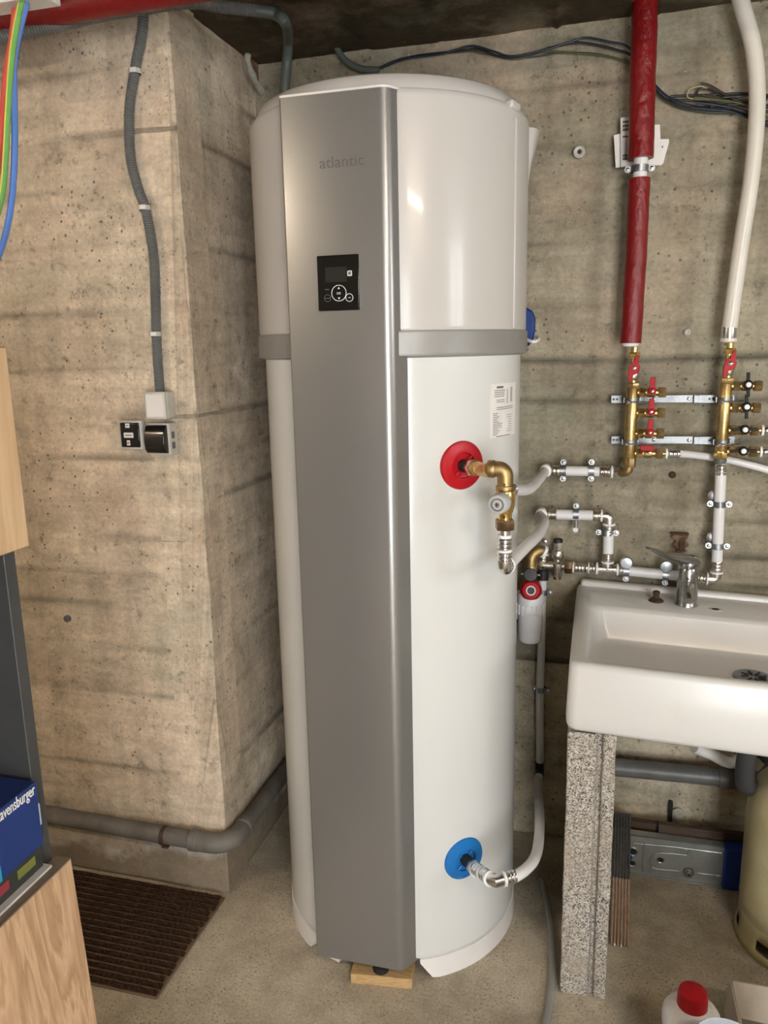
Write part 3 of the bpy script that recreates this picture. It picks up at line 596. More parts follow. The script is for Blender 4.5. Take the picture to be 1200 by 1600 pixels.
# pipe behind the sink
F1 = at(1115, 905, wy); hp = thing('sink_wall_pipe', 'white horizontal pipe on the wall behind the tap', 'pipe', T1+XR*.03)
sd = (F1-T1).normalized()
s = MB(); sleeve(s, T1+sd*.028, sd, .028, .0120); s.build('press_sleeve', 'nickel', hp)
MB().tube([T1+sd*.054, F1-sd*.046], .0135, 16).build('pipe', 'pipe_white', hp)
s = MB(); sleeve(s, F1-sd*.048, sd, .030, .0120); s.build('press_sleeve', 'nickel', hp); collar_ring(F1-sd*.018, sd, hp, .0165, .004)
for px_, lb_ in ((978, 'zinc clamp with round backplate just right of the tee fitting'), (1040, 'zinc clamp with round backplate left of the chrome tap')):
    c = at(px_, 897, wy); c.z = T1.z+(c.x-T1.x)*sd.z/sd.x; t = clamp(c, XR, ZR, lb_)
    MB().lathe([(.016,0),(.017,.002),(.014,.006),(.005,.007)], c+V((0,-.006,.024)), -YR, 20).build('backplate', 'zinc', t)
# riser to the right manifold
rp = thing('right_riser_pipe', 'white vertical pipe rising to the right brass manifold', 'pipe', F1)
G1 = at(1127, 725, W-.062); rd = (G1-(F1+V((0,-.004,0)))).normalized(); f0 = F1+V((.006,0,0)); 
MB().tube([F1-sd*.014, F1+V((.002,0,0)), F1+V((.006,0,.006)), f0+rd*.024], .0130, 14).build('elbow', 'nickel', rp); collar_ring(f0+rd*.018, rd, rp, .0165, .004)
rd = (G1-f0).normalized(); Lr = (G1-f0).length
s = MB(); sleeve(s, f0+rd*.022, rd, .030, .0135); s.build('press_sleeve', 'nickel', rp)
MB().tube([f0+rd*.050, f0+rd*(Lr-.020)], .0135, 16).build('pipe', 'pipe_white', rp)
s = MB(); sleeve(s, f0+rd*(Lr-.030), rd, .030, .0140); s.build('press_sleeve', 'steel', rp)
for py_, lb_ in ((786, 'upper zinc clamp on the right riser pipe'), (852, 'lower zinc clamp on the right riser pipe')):
    c = f0+rd*((at(1122,py_,wy).z-f0.z)/rd.z); t = clamp(c, rd, XR, lb_)
    MB().lathe([(.015,0),(.0155,.002),(.012,.004),(.004,.005)], c+V((-.012,.012,.018)), -YR, 18).build('backplate', 'zinc', t)
# ---- manifolds
MY = W-.072
def manifold(name, label, x, z0_, z1_, mat, outs, side):
    t = thing(name, label, 'manifold', (x, MY, z0_))
    MB().lathe([(.012,-.004),(.0150,0),(.0150,z1_-z0_),(.012,z1_-z0_+.004)], (x,MY,z0_), ZR, 24).build('body', mat, t)
    return t
xl = at(986, 660, MY).x
zl0, zl1 = at(978, 716, MY).z, at(986, 607, MY).z
ml = manifold('manifold', 'left brass manifold with four red levered outlets', xl, zl0, zl1, 'brass', None, 1)
xr = at(1131, 650, MY).x; zr0, zr1 = at(1128, 705, MY).z, at(1134, 600, MY).z
mr = manifold('manifold', 'right brass manifold with black levered outlets', xr, zr0, zr1, 'brass', None, 1)
# left manifold foot: socket and elbow towards the clamped pipe
MB().hexa((xl,MY,zl0-.022), ZR, .0165, .024, 8).build('end_socket', 'brass_dull', ml)
zb = A1.z; pts = [V((xl,MY,zl0-.02)), V((xl,MY,zb+.016)), V((xl-.004,MY+.002,zb+.005)), V((xl-.016,MY+.012,zb)), V((c1.x+.050,wy,zb))]
MB().tube(cat(pts, 4), .0112, 14).build('foot_elbow', 'brass_dull', ml)
def outlet(t, x, z, lever, up, nut='brass_bright', L=.062):
    v = MB(); p = V((x+.012, MY-.004, z)); v.tube([p, p+XR*L], .0085, 12)
    v.lathe([(.0110,.022),(.0125,.026),(.0125,.038),(.0110,.042)], p, XR, 16)
    o = v.build('outlet_valve', 'brass', t)
    MB().hexa(p+XR*.004, XR, .0132, .015).build('hex_nut', nut, o); MB().hexa(p+XR*(L-.012), XR, .0140, .018).build('end_cap', 'brass_dull', o)
    c = p+XR*.034+V((0,-.012,.004))
    lv = MB()
    if lever == 'lever_red':
        if up == 1: lv.prism([(-.0092,-.006),(.0092,-.006),(.0086,.006),(.0062,.014),(.0064,.033),(-.0064,.033),(-.0062,.014),(-.0086,.006)], c, XR, ZR, (0,-.006,0)); lv.lathe([(.0085,0),(.0085,.008),(.006,.010)], c, -YR, 14)
        else: lv.prism([(-.022,.010),(.010,.010),(.012,.0),(.010,-.004),(-.022,-.002)], c+V((0,-.002,.008)), XR, ZR, (0,-.007,0)); lv.tube([c, c+V((0,0,.010))], .005, 10)
    else:
        d1, d2 = {'v':((.06,-1),(-.06,1)), 'h':((-1,-.05),(1,.02))}[up]
        lv.lathe([(.0105,0),(.0112,.004),(.0112,.012),(.009,.014)], c, -YR, 18)
        for dx_, dz_ in (d1, d2):
            d = V((dx_,0,dz_)).normalized(); lv.box(c-YR*.007+d*.018, (.0072,.006,.022), Matrix((( -d.z,0,d.x),(0,1,0),(d.x,0,d.z)))) 
    lo2 = lv.build('lever', lever, o, .001)
    MB().lathe([(.0040 if lever == 'lever_red' else .0062,0),(.0040 if lever == 'lever_red' else .0060,.003),(.002,.004)], c-YR*(.010 if lever == 'lever_red' else .0138), -YR, 12).build('lever_screw', 'steel' if lever == 'lever_red' else 'ring_white', o)
    return p
for py_ in (613, 645, 677): outlet(ml, xl, at(1010, py_, MY).z, 'lever_red', 1)
pl4 = outlet(ml, xl, at(1010, 708, MY).z, 'lever_red', 0)
for py_, up in ((603,'v'),(637,'v'),(672,'h'),(705,'h')): pr4 = outlet(mr, xr, at(1152, py_, MY).z, 'lever_black', up, 'brass_dull')
MB().hexa((xr,MY,zr0-.018), ZR, .0165, .020, 8).build('end_socket', 'brass_bright', mr); MB().lathe([(.0135,0),(.0155,.006),(.0135,.012)], (xr-.001,MY+.002,zr0-.030), ZR, 16).build('seal_ring', 'conduit_green', mr)
def stop_valve(label, x, z0_, z1_, tilt):
    t = thing('stop_valve', label, 'valve', (x,MY,z0_)); h = z1_-z0_
    MB().lathe([(.0085,0),(.0085,h)], (x,MY,z0_), ZR, 14).build('stem_pipe', 'brass_bright', t)
    MB().hexa((x,MY,z0_+.001), ZR, .0155, .014, 6).build('lower_nut', 'brass', t); MB().hexa((x,MY,z1_-.026), ZR, .0145, .014, 6, .3).build('upper_nut', 'brass_bright', t)
    MB().lathe([(.010,.020),(.0145,.026),(.0150,.034),(.0145,.042),(.010,.048)], (x,MY,z0_), ZR, 18).build('ball_body', 'nickel', t)
    c = V((x+.001, MY-.016, z0_+h*.5)); d = V((math.sin(tilt),0,math.cos(tilt))); e = V((d.z,0,-d.x))
    MB().prism([(-.010,-.034),(-.003,-.035),(.000,-.018),(.012,-.010),(.0135,.004),(.008,.012),(.006,.032),(-.001,.033),(-.004,.014),(-.012,.008),(-.013,-.008)], c, e, d, (0,-.007,0)).build('lever', 'lever_red', t, .001)
    MB().lathe([(.005,0),(.005,.003),(.003,.0045)], c-YR*.007, -YR, 12).build('lever_nut', 'steel', t)
    return t
rz = at(984, 540, MY).z
stop_valve('stop valve with red lever on top of the left manifold', xl+.0005, zl1, rz-.004, .12)
wz = at(1139, 533, MY).z
stop_valve('stop valve with red lever on top of the right manifold', xr+.003, zr1, wz-.004, .18)
# ---- zinc bracket rails carrying both manifolds
def bracket(label, py0, py1):
    za = at(985, py0, W-.03).z; zb_ = at(1131, py1, W-.03).z
    t = thing('manifold_bracket', label, 'bracket', (xl, W-.03, za), 'zinc brackets carrying the brass manifolds')
    def at_x(px_): return at(px_, (py0+py1)/2, W-.03).x
    def strip(x0, x1, y, name, h=.020, th=.003):
        mb = MB(); n = 2
        f = (za+(zb_-za)*((x0+x1)/2-xl)/(xr-xl))
        mb.box(((x0+x1)/2, y, f), (x1-x0, th, h), Matrix.Rotation(-math.atan2(zb_-za, xr-xl), 3, 'Y')); return mb.build(name, 'zinc_dull', t, .0006)
    strip(at_x(955), at_x(972), W-.022, 'end_tab'); strip(at_x(998), at_x(1086), W-.022, 'rail', .019); strip(at_x(1090), at_x(1120), W-.034, 'raised_tab', .020); strip(at_x(1084), at_x(1092), W-.028, 'step', .019, .016); strip(at_x(1138), at_x(1149), W-.022, 'end_tab', .018)
    strip(at_x(955), at_x(1149), W-.012, 'spacer', .010, .018)
    for X_, zz in ((xl, za), (xr, zb_)):
        MB().lathe([(.0152,-.006),(.0172,-.006),(.0172,.006),(.0152,.006),(.0152,-.006)], (X_,MY,zz), ZR, 24).build('clamp_ring', 'zinc_dull', t)
        MB().tube([(X_-.006,MY-.020,zz-.003), (X_+.040,MY-.012,zz-.002)], .0016, 8).build('clamp_screw', 'steel', t)
        MB().lathe([(.006,0),(.006,.004),(.003,.005)], (X_-.008,MY-.020,zz-.003), (-1,-.3,0), 12).build('screw_head', 'steel', t)
        for s_ in (-1, 1): MB().box((X_+s_*.019, (MY+W-.022)/2, zz), (.0024, .045, .013)).build('clamp_leg', 'zinc_dull', t)
    for px_ in (1108, 1114): MB().lathe([(.0028,0),(.0028,.0015)], (at_x(px_), W-.0355, zb_+.0), -YR, 10).build('slot', 'matte_black', t)
    for px_ in (1022, 1077): MB().lathe([(.0048,0),(.0048,.002),(.002,.003)], (at_x(px_), W-.0235, (za+zb_)/2), -YR, 12).build('fixing_screw', 'steel', t)
    for px_ in (959, 964): MB().lathe([(.0028,0),(.0028,.0015)], (at_x(px_), W-.0235, za), -YR, 10).build('slot', 'matte_black', t)
bracket('upper zinc bracket rail across both manifolds', 624, 623); bracket('lower zinc bracket rail across both manifolds', 688, 688)
# ---- branch pipes on the manifold outlets
def branch(label, p, pts, py_, r=.0095):
    t = thing('branch_pipe', label, 'pipe', p, 'white branch pipes from the manifolds')
    MB().tube([p, p+XR*.014], .006, 10).build('spigot', 'brass_bright', t); collar_ring(p+XR*.012, XR, t, .0135, .005)
    s = MB(); sleeve(s, p+XR*.017, XR, .030, .0110); s.build('press_sleeve', 'steel', t)
    MB().tube(cat([p+XR*.044]+pts, 8), r, 14).build('pipe', 'pipe_white', t)
p = pl4+XR*.062
branch('white branch pipe from the lowest red outlet passing behind the right manifold', p, [at(1085,711,W-.040), at(1130,717,W-.024), at(1165,725,W-.022), at(1210,738,W-.022), at(1290,770,W-.022), at(1420,830,W-.022), at(1560,870,W-.022)], 708)
for py_, lb_ in ((672,'upper white branch pipe leaving the right manifold'), (705,'lower white branch pipe leaving the right manifold')):
    p = V((xr+.074, MY-.004, at(1152, py_, MY).z)); branch(lb_, p, [p+V((.10,0,-.002)), p+V((.22,.01,-.006)), p+V((.9,.03,-.03))], py_)
# ---- red insulated riser, its clamp and the white core; white pipe on the right
xs = at(986, 300, MY)
def red_tube(pts, R, seed):
    P = resample([V(p) for p in pts], .012); mb = MB(); mb.tube(P, R, 22); n = 22
    for i, v in enumerate(mb.v):
        c = P[i//n]; d = (v-c); k = 1+.045*nz(v.x*22+seed, v.y*22, v.z*26)+.02*nz(v.x*70, v.y*70, v.z*60+seed); mb.v[i] = c+d*k
    return mb
rt = thing('insulated_riser', 'red foil insulated vertical pipe above the left manifold', 'pipe', at(984,545,MY))
red_tube([at(1008.6,-16,MY), at(1004,130,MY), at(1001,256,MY)], .0295, 1).build('upper_insulation', 'red_foil', rt)
red_tube([at(999,279,MY), at(994,400,MY), at(985,540,MY)], .0255, 4).build('lower_insulation', 'red_foil', rt)
MB().tube([at(1002,240,MY), at(998,300,MY)], .0165, 18).build('inner_pipe', 'pipe_white', rt)
a = at(985,536,MY); MB().lathe([(.022,.006),(.0215,-.002),(.017,-.008),(.009,-.0085)], a, ZR, 20).build('end_cap', 'ring_white', rt)
clamp(at(999.5,264,MY), ZR, XR, 'zinc clamp at the gap in the red insulation', R=.0185, stand=.045, swing=None)
wt = pipething('bowed_pipe', 'thick cream white pipe bowing down the wall at the right edge', [at(1147,-40,MY), at(1160,10,MY), at(1178,80,MY), at(1183,165,MY), at(1175,270,MY), at(1160,370,MY), at(1147,460,MY), at(1140,512,MY)], .0178, 'pipe_cream', k=8, n=18)
a = at(1139.5,512,MY); s = MB(); s.lathe([(.0165,0),(.0172,-.004),(.0172,-.030),(.0165,-.034)], a+ZR*.006, ZR, 20); s.build('press_sleeve', 'steel', wt); MB().lathe([(.016,-.027),(.0195,-.027),(.0195,-.035),(.016,-.035)], a+ZR*.002, ZR, 20).build('stop_ring', 'pipe_cream', wt)
# ---- cards tucked behind the red riser
def card(label, pts, y, bits=()):
    P = [at(x, y_, y) for x, y_ in pts]; mb = MB(); n = len(P); mb.loops([P, [p+V((0,.0008,0)) for p in P]], True, True)
    o = mb.build('paper_card', 'paper_white', None, smooth=False); tag(o, label, 'card', 'white cards tucked behind the red riser')
    pm = MB()
    for x0, x1, yy, h in bits:
        a_, b_ = at(x0, yy, y-.0005), at(x1, yy+h, y-.0005); pm.box2((a_.x, y-.0009, b_.z), (b_.x, y-.0002, a_.z))
    if bits: pm.build('print', 'print_grey', o, smooth=False)
card('printed card left of the red riser with rows of dark text', [(969.5,184),(1000,180),(1000,259),(970,261)], W-.030, [(973,984,189,2.5),(973,986,195,3),(973,984,201,3),(973,983,212.5,2),(973,984,242,2),(973,984,246.5,3)])
card('plain card peeping out furthest left of the red riser', [(959,211),(985,206),(988,260),(962,262)], W-.022)
card('card corner right of the red riser with a cut tab', [(1000,181),(1021,178),(1021.5,195),(1031,194.5),(1034,258),(1000,259)], W-.030, [(1015,1020,208,1.5),(1015,1021,236,2)])
card('slanted card peeping out furthest right of the red riser', [(1020,218),(1045,217),(1045.5,222),(1036,256),(1020,257)], W-.022, [(1034,1036,228,3)])

# ------------------------------------------------------------------ water filter and the cold drop pipe
fy = W-.085
fc = at(829, 950, fy); ft = thing('water_filter', 'white canister water filter with red cap between heater and sink', 'water filter', fc)
ztf, zbf = at(829, 925, fy).z, at(829, 1002, fy).z; hh = ztf-zbf
MB().lathe([(.010,0),(.027,.002),(.0325,.010),(.0335,hh*.62),(.0375,hh*.635),(.038,hh*.76),(.0355,hh*.785),(.0345,hh)], (fc.x,fy,zbf), ZR, 32).build('bowl', 'filter_white', ft)
for k in range(9):
    t = math.radians(200+k*20); MB().box((fc.x+.0375*math.cos(t), fy+.0375*math.sin(t), zbf+hh*.69), (.003,.003,.028)).build('grip_rib', 'filter_white', ft)
hd = (CAMP-fc); hd.z = 0; hd.normalize(); hd = (hd+V((0,0,.25))).normalized()
hc = V((fc.x, fy, ztf+.006))
MB().lathe([(.026,-.012),(.026,.010),(.018,.018),(.012,.020)], hc, ZR, 24).build('head', 'filter_white', ft)
cpk = MB().lathe([(.029,.0),(.0295,.004),(.028,.018),(.022,.026),(.012,.028)], hc+hd*.008, hd, 28).build('cap', 'lever_red', ft)
MB().lathe([(.013,.0275),(.013,.030),(.010,.030),(.010,.0275)], hc+hd*.008, hd, 20).build('emblem', 'print_white', cpk); MB().lathe([(.0095,.0275),(.0095,.0285),(0,.0285)], hc+hd*.008, hd, 20).build('emblem_disc', 'matte_black', cpk)
gc = at(829, 898, fy-.01); MB().lathe([(.016,-.012),(.0185,-.008),(.0185,.010),(.0165,.014),(.008,.0145)], gc, hd, 24).build('gauge', 'matte_black', ft)
MB().lathe([(.003,0),(.003,.05)], gc-XR*.025, XR, 8).build('gauge_pin', 'steel', ft)
ec = at(831, 872, fy); be = [V((fc.x,fy,gc.z+.004)), V((fc.x,fy,ec.z-.006)), V((fc.x+.004,fy+.004,ec.z+.008)), V((fc.x+.018,fy+.012,ec.z+.018)), V((fc.x+.030,fy+.020,ec.z+.014))]
MB().tube(cat(be, 5), .0150, 16).build('inlet_elbow', 'brass_dull', ft); MB().lathe([(.0165,0),(.0165,.012)], (fc.x,fy,gc.z+.010), ZR, 18).build('elbow_bead', 'brass', ft)
MB().lathe([(.011,-.006),(.0175,-.004),(.0175,.004),(.011,.006)], V((fc.x+.030,fy+.020,ec.z+.014)), (1,.4,-.6), 18).build('stop_ring', 'ring_white', ft)
MB().box((fc.x-.040, fy+.03, zbf+hh*.66), (.03, .05, .07)).build('wall_bracket', 'plastic_grey_white', ft, .003)
xd = at(846, 1000, W-.035).x; dy = W-.035
dp = thing('cold_drop_pipe', 'grey white pipe dropping down the wall behind the water filter', 'pipe', (xd,dy,.235))
zt = at(846, 880, dy).z
s = MB(); sleeve(s, V((xd,dy,zt-.02)), ZR, .045, .0110); s.build('press_sleeve', 'nickel', dp); collar_ring(V((xd,dy,zt+.024)), ZR, dp, .015, .004)
MB().lathe([(.0165,0),(.0165,.026),(.012,.030)], (xd,dy,zt-.046), ZR, 18).build('tee_cap', 'matte_black', dp)
Dz = at(843, 1205, dy).z; Ep = V((at(843,1205,dy).x, dy, Dz))
MB().tube(cat([V((xd,dy,zt-.04)), V((xd,dy,.62)), V((xd-.001,dy,.45)), V((Ep.x,dy,Dz+.05)), V((Ep.x,dy,Dz+.02))], 6), .0110, 14).build('pipe', 'pipe_white', dp)
collar_ring(at(846, 916, dy), ZR, dp, .0125, .002)
MB().tube([Ep+ZR*.030, Ep+ZR*.006, Ep+V((0,-.006,0)), Ep+V((0,-.030,0))], .0135, 14).build('elbow', 'steel_dark', dp)
clamp(at(848,925,dy), ZR, XR, 'bright zinc clamp on the drop pipe just right of the filter cap', R=.0112, stand=.02)
clamp(at(846,1077,dy), ZR, XR, 'dark zinc clamp on the drop pipe below the filter', R=.0112, stand=.02, mat='zinc_dull')
# ---- pipe from the wall elbow to the blue inlet collar
n1 = pb_+nb*.030
it = thing('tank_inlet_pipe', 'white pipe curving from the wall to the blue lower inlet', 'pipe', n1)
MB().hexa(n1, nb, .0165, .014).build('union_nut', 'nickel', it); collar_ring(n1+nb*.015, nb, it, .0165, .005)
ee = at(772, 1377, n1.y+nb.y*.115); dn = (ee-n1).normalized()
s = MB(); sleeve(s, n1+dn*.020, dn, .032, .0140); s.build('press_sleeve', 'steel', it); collar_ring(n1+dn*.052, dn, it, .0150, .004); s = MB(); sleeve(s, n1+dn*.056, dn, .032, .0140); s.build('press_sleeve', 'steel', it); collar_ring(n1+dn*.088, dn, it, .0170, .005)
ez = ee.z
g1 = V(atz(800, 1370, ez)); dg = (g1-ee).normalized()
MB().tube([n1+dn*.090, ee-dn*.008, ee+dg*.002+dn*.002, ee+dg*.022], .0135, 14).build('elbow', 'steel', it); collar_ring(ee+dg*.020, dg, it, .0165, .005)
s = MB(); sleeve(s, ee+dg*.024, dg, .028, .0135); s.build('press_sleeve', 'steel', it)
MB().tube(cat([ee+dg*.044, ee+dg*.054, atz(823,1357,ez-.004), atz(836,1340,ez-.012), atz(842,1312,ez-.02), atz(843,1270,ez-.03), Ep+V((0,-.07,.0)), Ep+V((0,-.026,0))], 8), .0122, 16).build('pipe', 'pipe_white', it)

# ------------------------------------------------------------------ sink, its post, tap and waste
SX0, SX1, SY0, SY1, SZ = -.045, .755, 1.555, 2.138, .806
SLOPE = -.040
def tl(p): p = V(p); return V((p.x, p.y, p.z+(p.x-SX0)*SLOPE))            # the basin sits slightly out of level
def tilt(mb): mb.v = [tl(p) for p in mb.v]; return mb
sk_ = thing('sink', 'wide white ceramic utility sink on a concrete post', 'sink', (.35, 1.85, .64))
b = MB(); zb0 = SZ-.152
def ins(L, d, z): return rrect(SX0+d, SX1-d, SY0+d, SY1, .022, z)
Ls = [ins(0, .030, zb0+.02), ins(0, .012, zb0+.001), ins(0, .004, zb0+.004), ins(0, .001, zb0+.012), ins(0, .0, zb0+.03), ins(0, .004, SZ-.012), ins(0, .007, SZ-.004), ins(0, .013, SZ)]
IX0, IX1, IY0, IY1 = SX0+.040, SX1-.040, SY0+.032, 1.955
Ls += [rrect(IX0-.006, IX1+.006, IY0-.006, IY1+.006, .030, SZ, 5), rrect(IX0, IX1, IY0, IY1, .032, SZ-.005, 5), rrect(IX0+.004, IX1-.004, IY0+.003, IY1-.004, .035, SZ-.014, 5), rrect(IX0+.012, IX1-.012, IY0+.008, IY1-.018, .04, SZ-.077, 5), rrect(IX0+.018, IX1-.018, IY0+.014, IY1-.024, .045, SZ-.086, 5), rrect(IX0+.03, IX1-.03, IY0+.026, IY1-.036, .05, SZ-.090, 5), rrect(.30, .42, 1.76, 1.88, .055, SZ-.096, 5)]
b.loops(Ls, True, True); tilt(b); so = b.build('basin', 'ceramic', sk_, ang=50)
lip = MB(); lip.loops([rrect(SX0+.014, SX1-.014, SY1-.028, SY1-.002, .008, z) for z in (SZ-.004, SZ+.008)] + [rrect(SX0+.018, SX1-.018, SY1-.024, SY1-.005, .007, SZ+.013)], True, True); tilt(lip).build('back_lip', 'ceramic', sk_, ang=50)
dc = tl(V((.362, 1.825, SZ-.094)))
dr = MB().lathe([(.044,-.004),(.044,.002),(.040,.0045),(.010,.0028),(0,.0028)], dc, (0.04,0,1), 32).build('drain', 'zinc_dull', sk_)
for k in range(8):
    t = 2*math.pi*k/8+.2; d = V((math.cos(t), math.sin(t), 0)); MB().tube([dc+d*.012+ZR*.0036, dc+d*.028+ZR*.0042], .0028, 8).build('slot', 'matte_black', dr)
h1 = tl(V((atz(1118, 948, .80).x, atz(1118, 948, .80).y, SZ)))
MB().lathe([(.016,-.001),(.0165,.0012),(.010,.0022),(.0095,.0003)], h1, ZR, 20).build('tap_hole_rim', 'ceramic', sk_); MB().lathe([(.0095,.0004),(.0095,.0016),(0,.0016)], h1, ZR, 16).build('tap_hole', 'rust', sk_)
h2 = tl(V((atz(1025, 938, .80).x, atz(1025, 938, .80).y, SZ)))
st_ = MB().lathe([(.019,0),(.0185,.003),(.013,.007),(.008,.010),(.007,.018),(.009,.020),(.009,.026),(.005,.028)], h2, ZR, 20).build('tap_stub', 'rust', None); tag(st_, 'corroded brown tap stub in the left hole of the sink ledge', 'tap stub')
# mixer tap
tb_ = tl(V((atz(1073, 944, .80).x, atz(1073, 944, .80).y+.012, SZ)))
tp = thing('mixer_tap', 'limescaled chrome mixer tap with a long lever on the sink', 'tap', tb_)
MB().lathe([(.0285,0),(.0285,.004),(.0265,.007),(.0262,.03),(.0252,.085),(.0245,.098),(.020,.104)], tb_, ZR, 32).build('body', 'chrome_tap', tp)
MB().lathe([(.0235,.098),(.0245,.104),(.0245,.116),(.020,.126),(.008,.131)], tb_, ZR, 28).build('cartridge_cap', 'chrome_tap', tp)
# lever: broad at the body, thinning to a long blade towards the left front
ld_ = (at(1012, 856, tb_.y-.10)-(tb_+ZR*.125)); hd_ = V((ld_.x, ld_.y, 0)).normalized(); sd_ = V((-hd_.y, hd_.x, 0)); Ls = []
Lh = V((ld_.x, ld_.y, 0)).length; zt_ = at(1012, 856, tb_.y-.10).z-tb_.z
for u_, wd, th, zz in ((-.026,.010,.006,.103),(-.022,.022,.012,.108),(-.008,.0265,.016,.116),(.012,.0265,.014,.122),(.03,.023,.014,.1265),(.055,.018,.011,.133),(.085,.015,.009,.140),(.5,.013,.0065,None),(1,.008,.003,None)):
    if zz is None: u2 = .085+(Lh-.085)*(.55 if u_ == .5 else 1); zz = .140+(zt_-.140)*(.6 if u_ == .5 else 1)
    else: u2 = u_
    c = tb_+hd_*u2+ZR*zz; Ls.append([c+sd_*wd*math.cos(t)+ZR*th*math.sin(t) for t in [2*math.pi*k/14 for k in range(14)]])
MB().loops(Ls, True, True).build('lever', 'chrome_tap', tp, ang=60)
# spout: short snout to the front left under the lever
sp_ = cat([tb_+ZR*.052+V((0,-.01,0)), tb_+ZR*.062+V((-.004,-.05,0)), tb_+ZR*.058+V((-.008,-.095,0)), tb_+ZR*.046+V((-.009,-.115,0))], 5)
MB().tube(sp_, .013, 14, [.017-.005*i/(len(sp_)-1) for i in range(len(sp_))]).build('spout', 'chrome_tap', tp)
# concrete post with a vertical groove
pxa, pxb = -.040, .060; gy = 1.566
poly = [(pxa,gy),(pxa+.058,gy),(pxa+.064,gy+.016),(pxa+.070,gy+.016),(pxa+.074,gy+.004),(pxb,gy+.004),(pxb,2.05),(pxa,2.05)]
Ls = []
for i in range(23):
    z = .648*i/22; Ls.append([V((x+.0022*nz(x*30, y*30, z*16)+.004*max(0,.5-abs(z-.40)*20)*(x == pxb), y+.0022*nz(x*20+5, y*20, z*19), z)) for x, y in poly])
ps = MB().loops(Ls, True, True).build('sink_post', 'terrazzo', None, .003, ang=30); tag(ps, 'speckled grey concrete post with a groove under the sink', 'post')
# waste pipe along the wall and trap below the bowl
za_ = at(960, 1201, W-.055).z; zb_ = at(1140, 1216, W-.055).z
wpx = thing('waste_pipe', 'grey plastic waste pipe along the wall under the sink', 'pipe', (0, W-.055, za_))
x1_ = at(1122, 1214, W-.055).x
MB().tube([(-.03, W-.055, za_+.002), (x1_, W-.055, zb_)], .0245, 20).build('pipe', 'pvc_grey', wpx)
MB().lathe([(.0275,0),(.0285,.004),(.0285,.038),(.0265,.042),(.0265,.16),(.0285,.163),(.0285,.22)], (x1_,W-.055,zb_), XR, 24).build('tee_socket', 'pvc_grey', wpx)
jx = at(1165, 1190, W-.055).x; MB().lathe([(.0255,0),(.0255,.07),(.030,.074),(.030,.13)], (jx,W-.055,zb_), ZR, 24).build('tee_branch', 'pvc_dark', wpx)
MB().tube(cat([at(1085,1168,1.98), at(1110,1178,2.0), at(1145,1192,2.03), (jx,W-.07,zb_+.10)], 6), .0145, 14).build('drain_tube', 'plastic_white', wpx)
MB().tube(cat([(jx+.01,W-.06,zb_+.12), (jx+.05,2.0,zb_+.10), (.37,1.86,zb_+.12), (.368,1.815,SZ-.155)], 6), .022, 16).build('trap', 'pvc_dark', wpx)
# ------------------------------------------------------------------ gas cylinder, rail, plank, rods
gx, gyy = .527, 1.868
gc_ = thing('gas_cylinder', 'pale yellow steel gas cylinder on the floor under the sink', 'gas cylinder', (gx, gyy, 0))
MB().lathe([(.125,.035),(.140,.05),(.1455,.075),(.147,.10),(.1478,.104),(.147,.108),(.147,.24),(.147,.33),(.143,.37),(.130,.405),(.105,.435),(.07,.452),(.03,.458),(.028,.48),(0,.48)], (gx,gyy,0), n=56).build('body', 'cylinder_paint', gc_)
def foot_ring(mb):
    n = 72; R = [(.147,0),(.1525,.0),(.1525,.006),(.149,.012),(.146,.075),(.142,.085)]
    slots = [(-146, -126), (168, 181), (-181, -173), (-90,-70), (80,100)]
    for i in range(n):
        a0_, a1_ = [math.radians(360*k/n) for k in (i, i+1)]; dg_ = ((i+.5)*360/n+180) % 360-180
        hole = any(s0_ < dg_ < s1_ for s0_, s1_ in slots)
        zs = [(.1525,0),(.1515,.016),(.1485,.022),(.147,.050),(.146,.078),(.142,.086)]
        for j in range(len(zs)-1):
            if hole and j == 2: continue
            P_ = [V((gx+r_*math.cos(t_), gyy+r_*math.sin(t_), z_)) for (r_, z_), t_ in ((zs[j],a0_),(zs[j],a1_),(zs[j+1],a1_),(zs[j+1],a0_))]
            mb.add(P_, [(0,1,2,3)])
    return mb
fo = foot_ring(MB()).build('foot_ring', 'cylinder_paint', gc_)
bm = bmesh.new(); bm.from_mesh(fo.data); bmesh.ops.remove_doubles(bm, verts=bm.verts, dist=1e-5); bmesh.ops.recalc_face_normals(bm, faces=bm.faces); bm.to_mesh(fo.data); bm.free(); fo.data.set_sharp_from_angle(angle=.9)
sdm = fo.modifiers.new('thick', 'SOLIDIFY'); sdm.thickness = .003; sdm.offset = -1
MB().lathe([(.016,.47),(.016,.50),(.022,.505),(.022,.53),(.012,.54)], (gx,gyy,0), n=20).build('valve', 'brass_dull', gc_)
# galvanised rail lying on its edge
RY = 2.035; rx0 = .07; rx1 = .50; rh = .119
rl = thing('steel_rail', 'galvanised pressed steel rail on its edge beside the gas cylinder', 'rail', (rx0, RY, 0))
mb = MB(); mb.box2((rx0,RY,.001), (rx1,RY+.002,rh)); mb.box2((rx0,RY,rh-.003), (rx1,RY+.026,rh)); mb.box2((rx0,RY-.010,.001), (rx1,RY+.002,.004)); mb.build('channel', 'galvanised', rl, .0008)
def RP(px_, py_): p_ = at(px_, py_, RY-.001); return V((p_.x, RY-.0005, p_.z))
for nm_, pts in (('embossed_ridge', [(990,1317),(1005,1319)]), ('embossed_ridge', [(1008,1319),(1072,1326),(1074,1335)]), ('embossed_ridge', [(1074,1326),(1128,1333)]), ('embossed_ridge', [(1073,1336),(1030,1333),(1018,1340),(1017,1350),(1024,1357),(1062,1361)]), ('embossed_ridge', [(1090,1364),(1130,1369)]), ('embossed_ridge', [(1006,1320),(1004,1362)])):
    MB().tube(cat([RP(*p_) for p_ in pts], 6), .0026, 8).build(nm_, 'galvanised', rl)
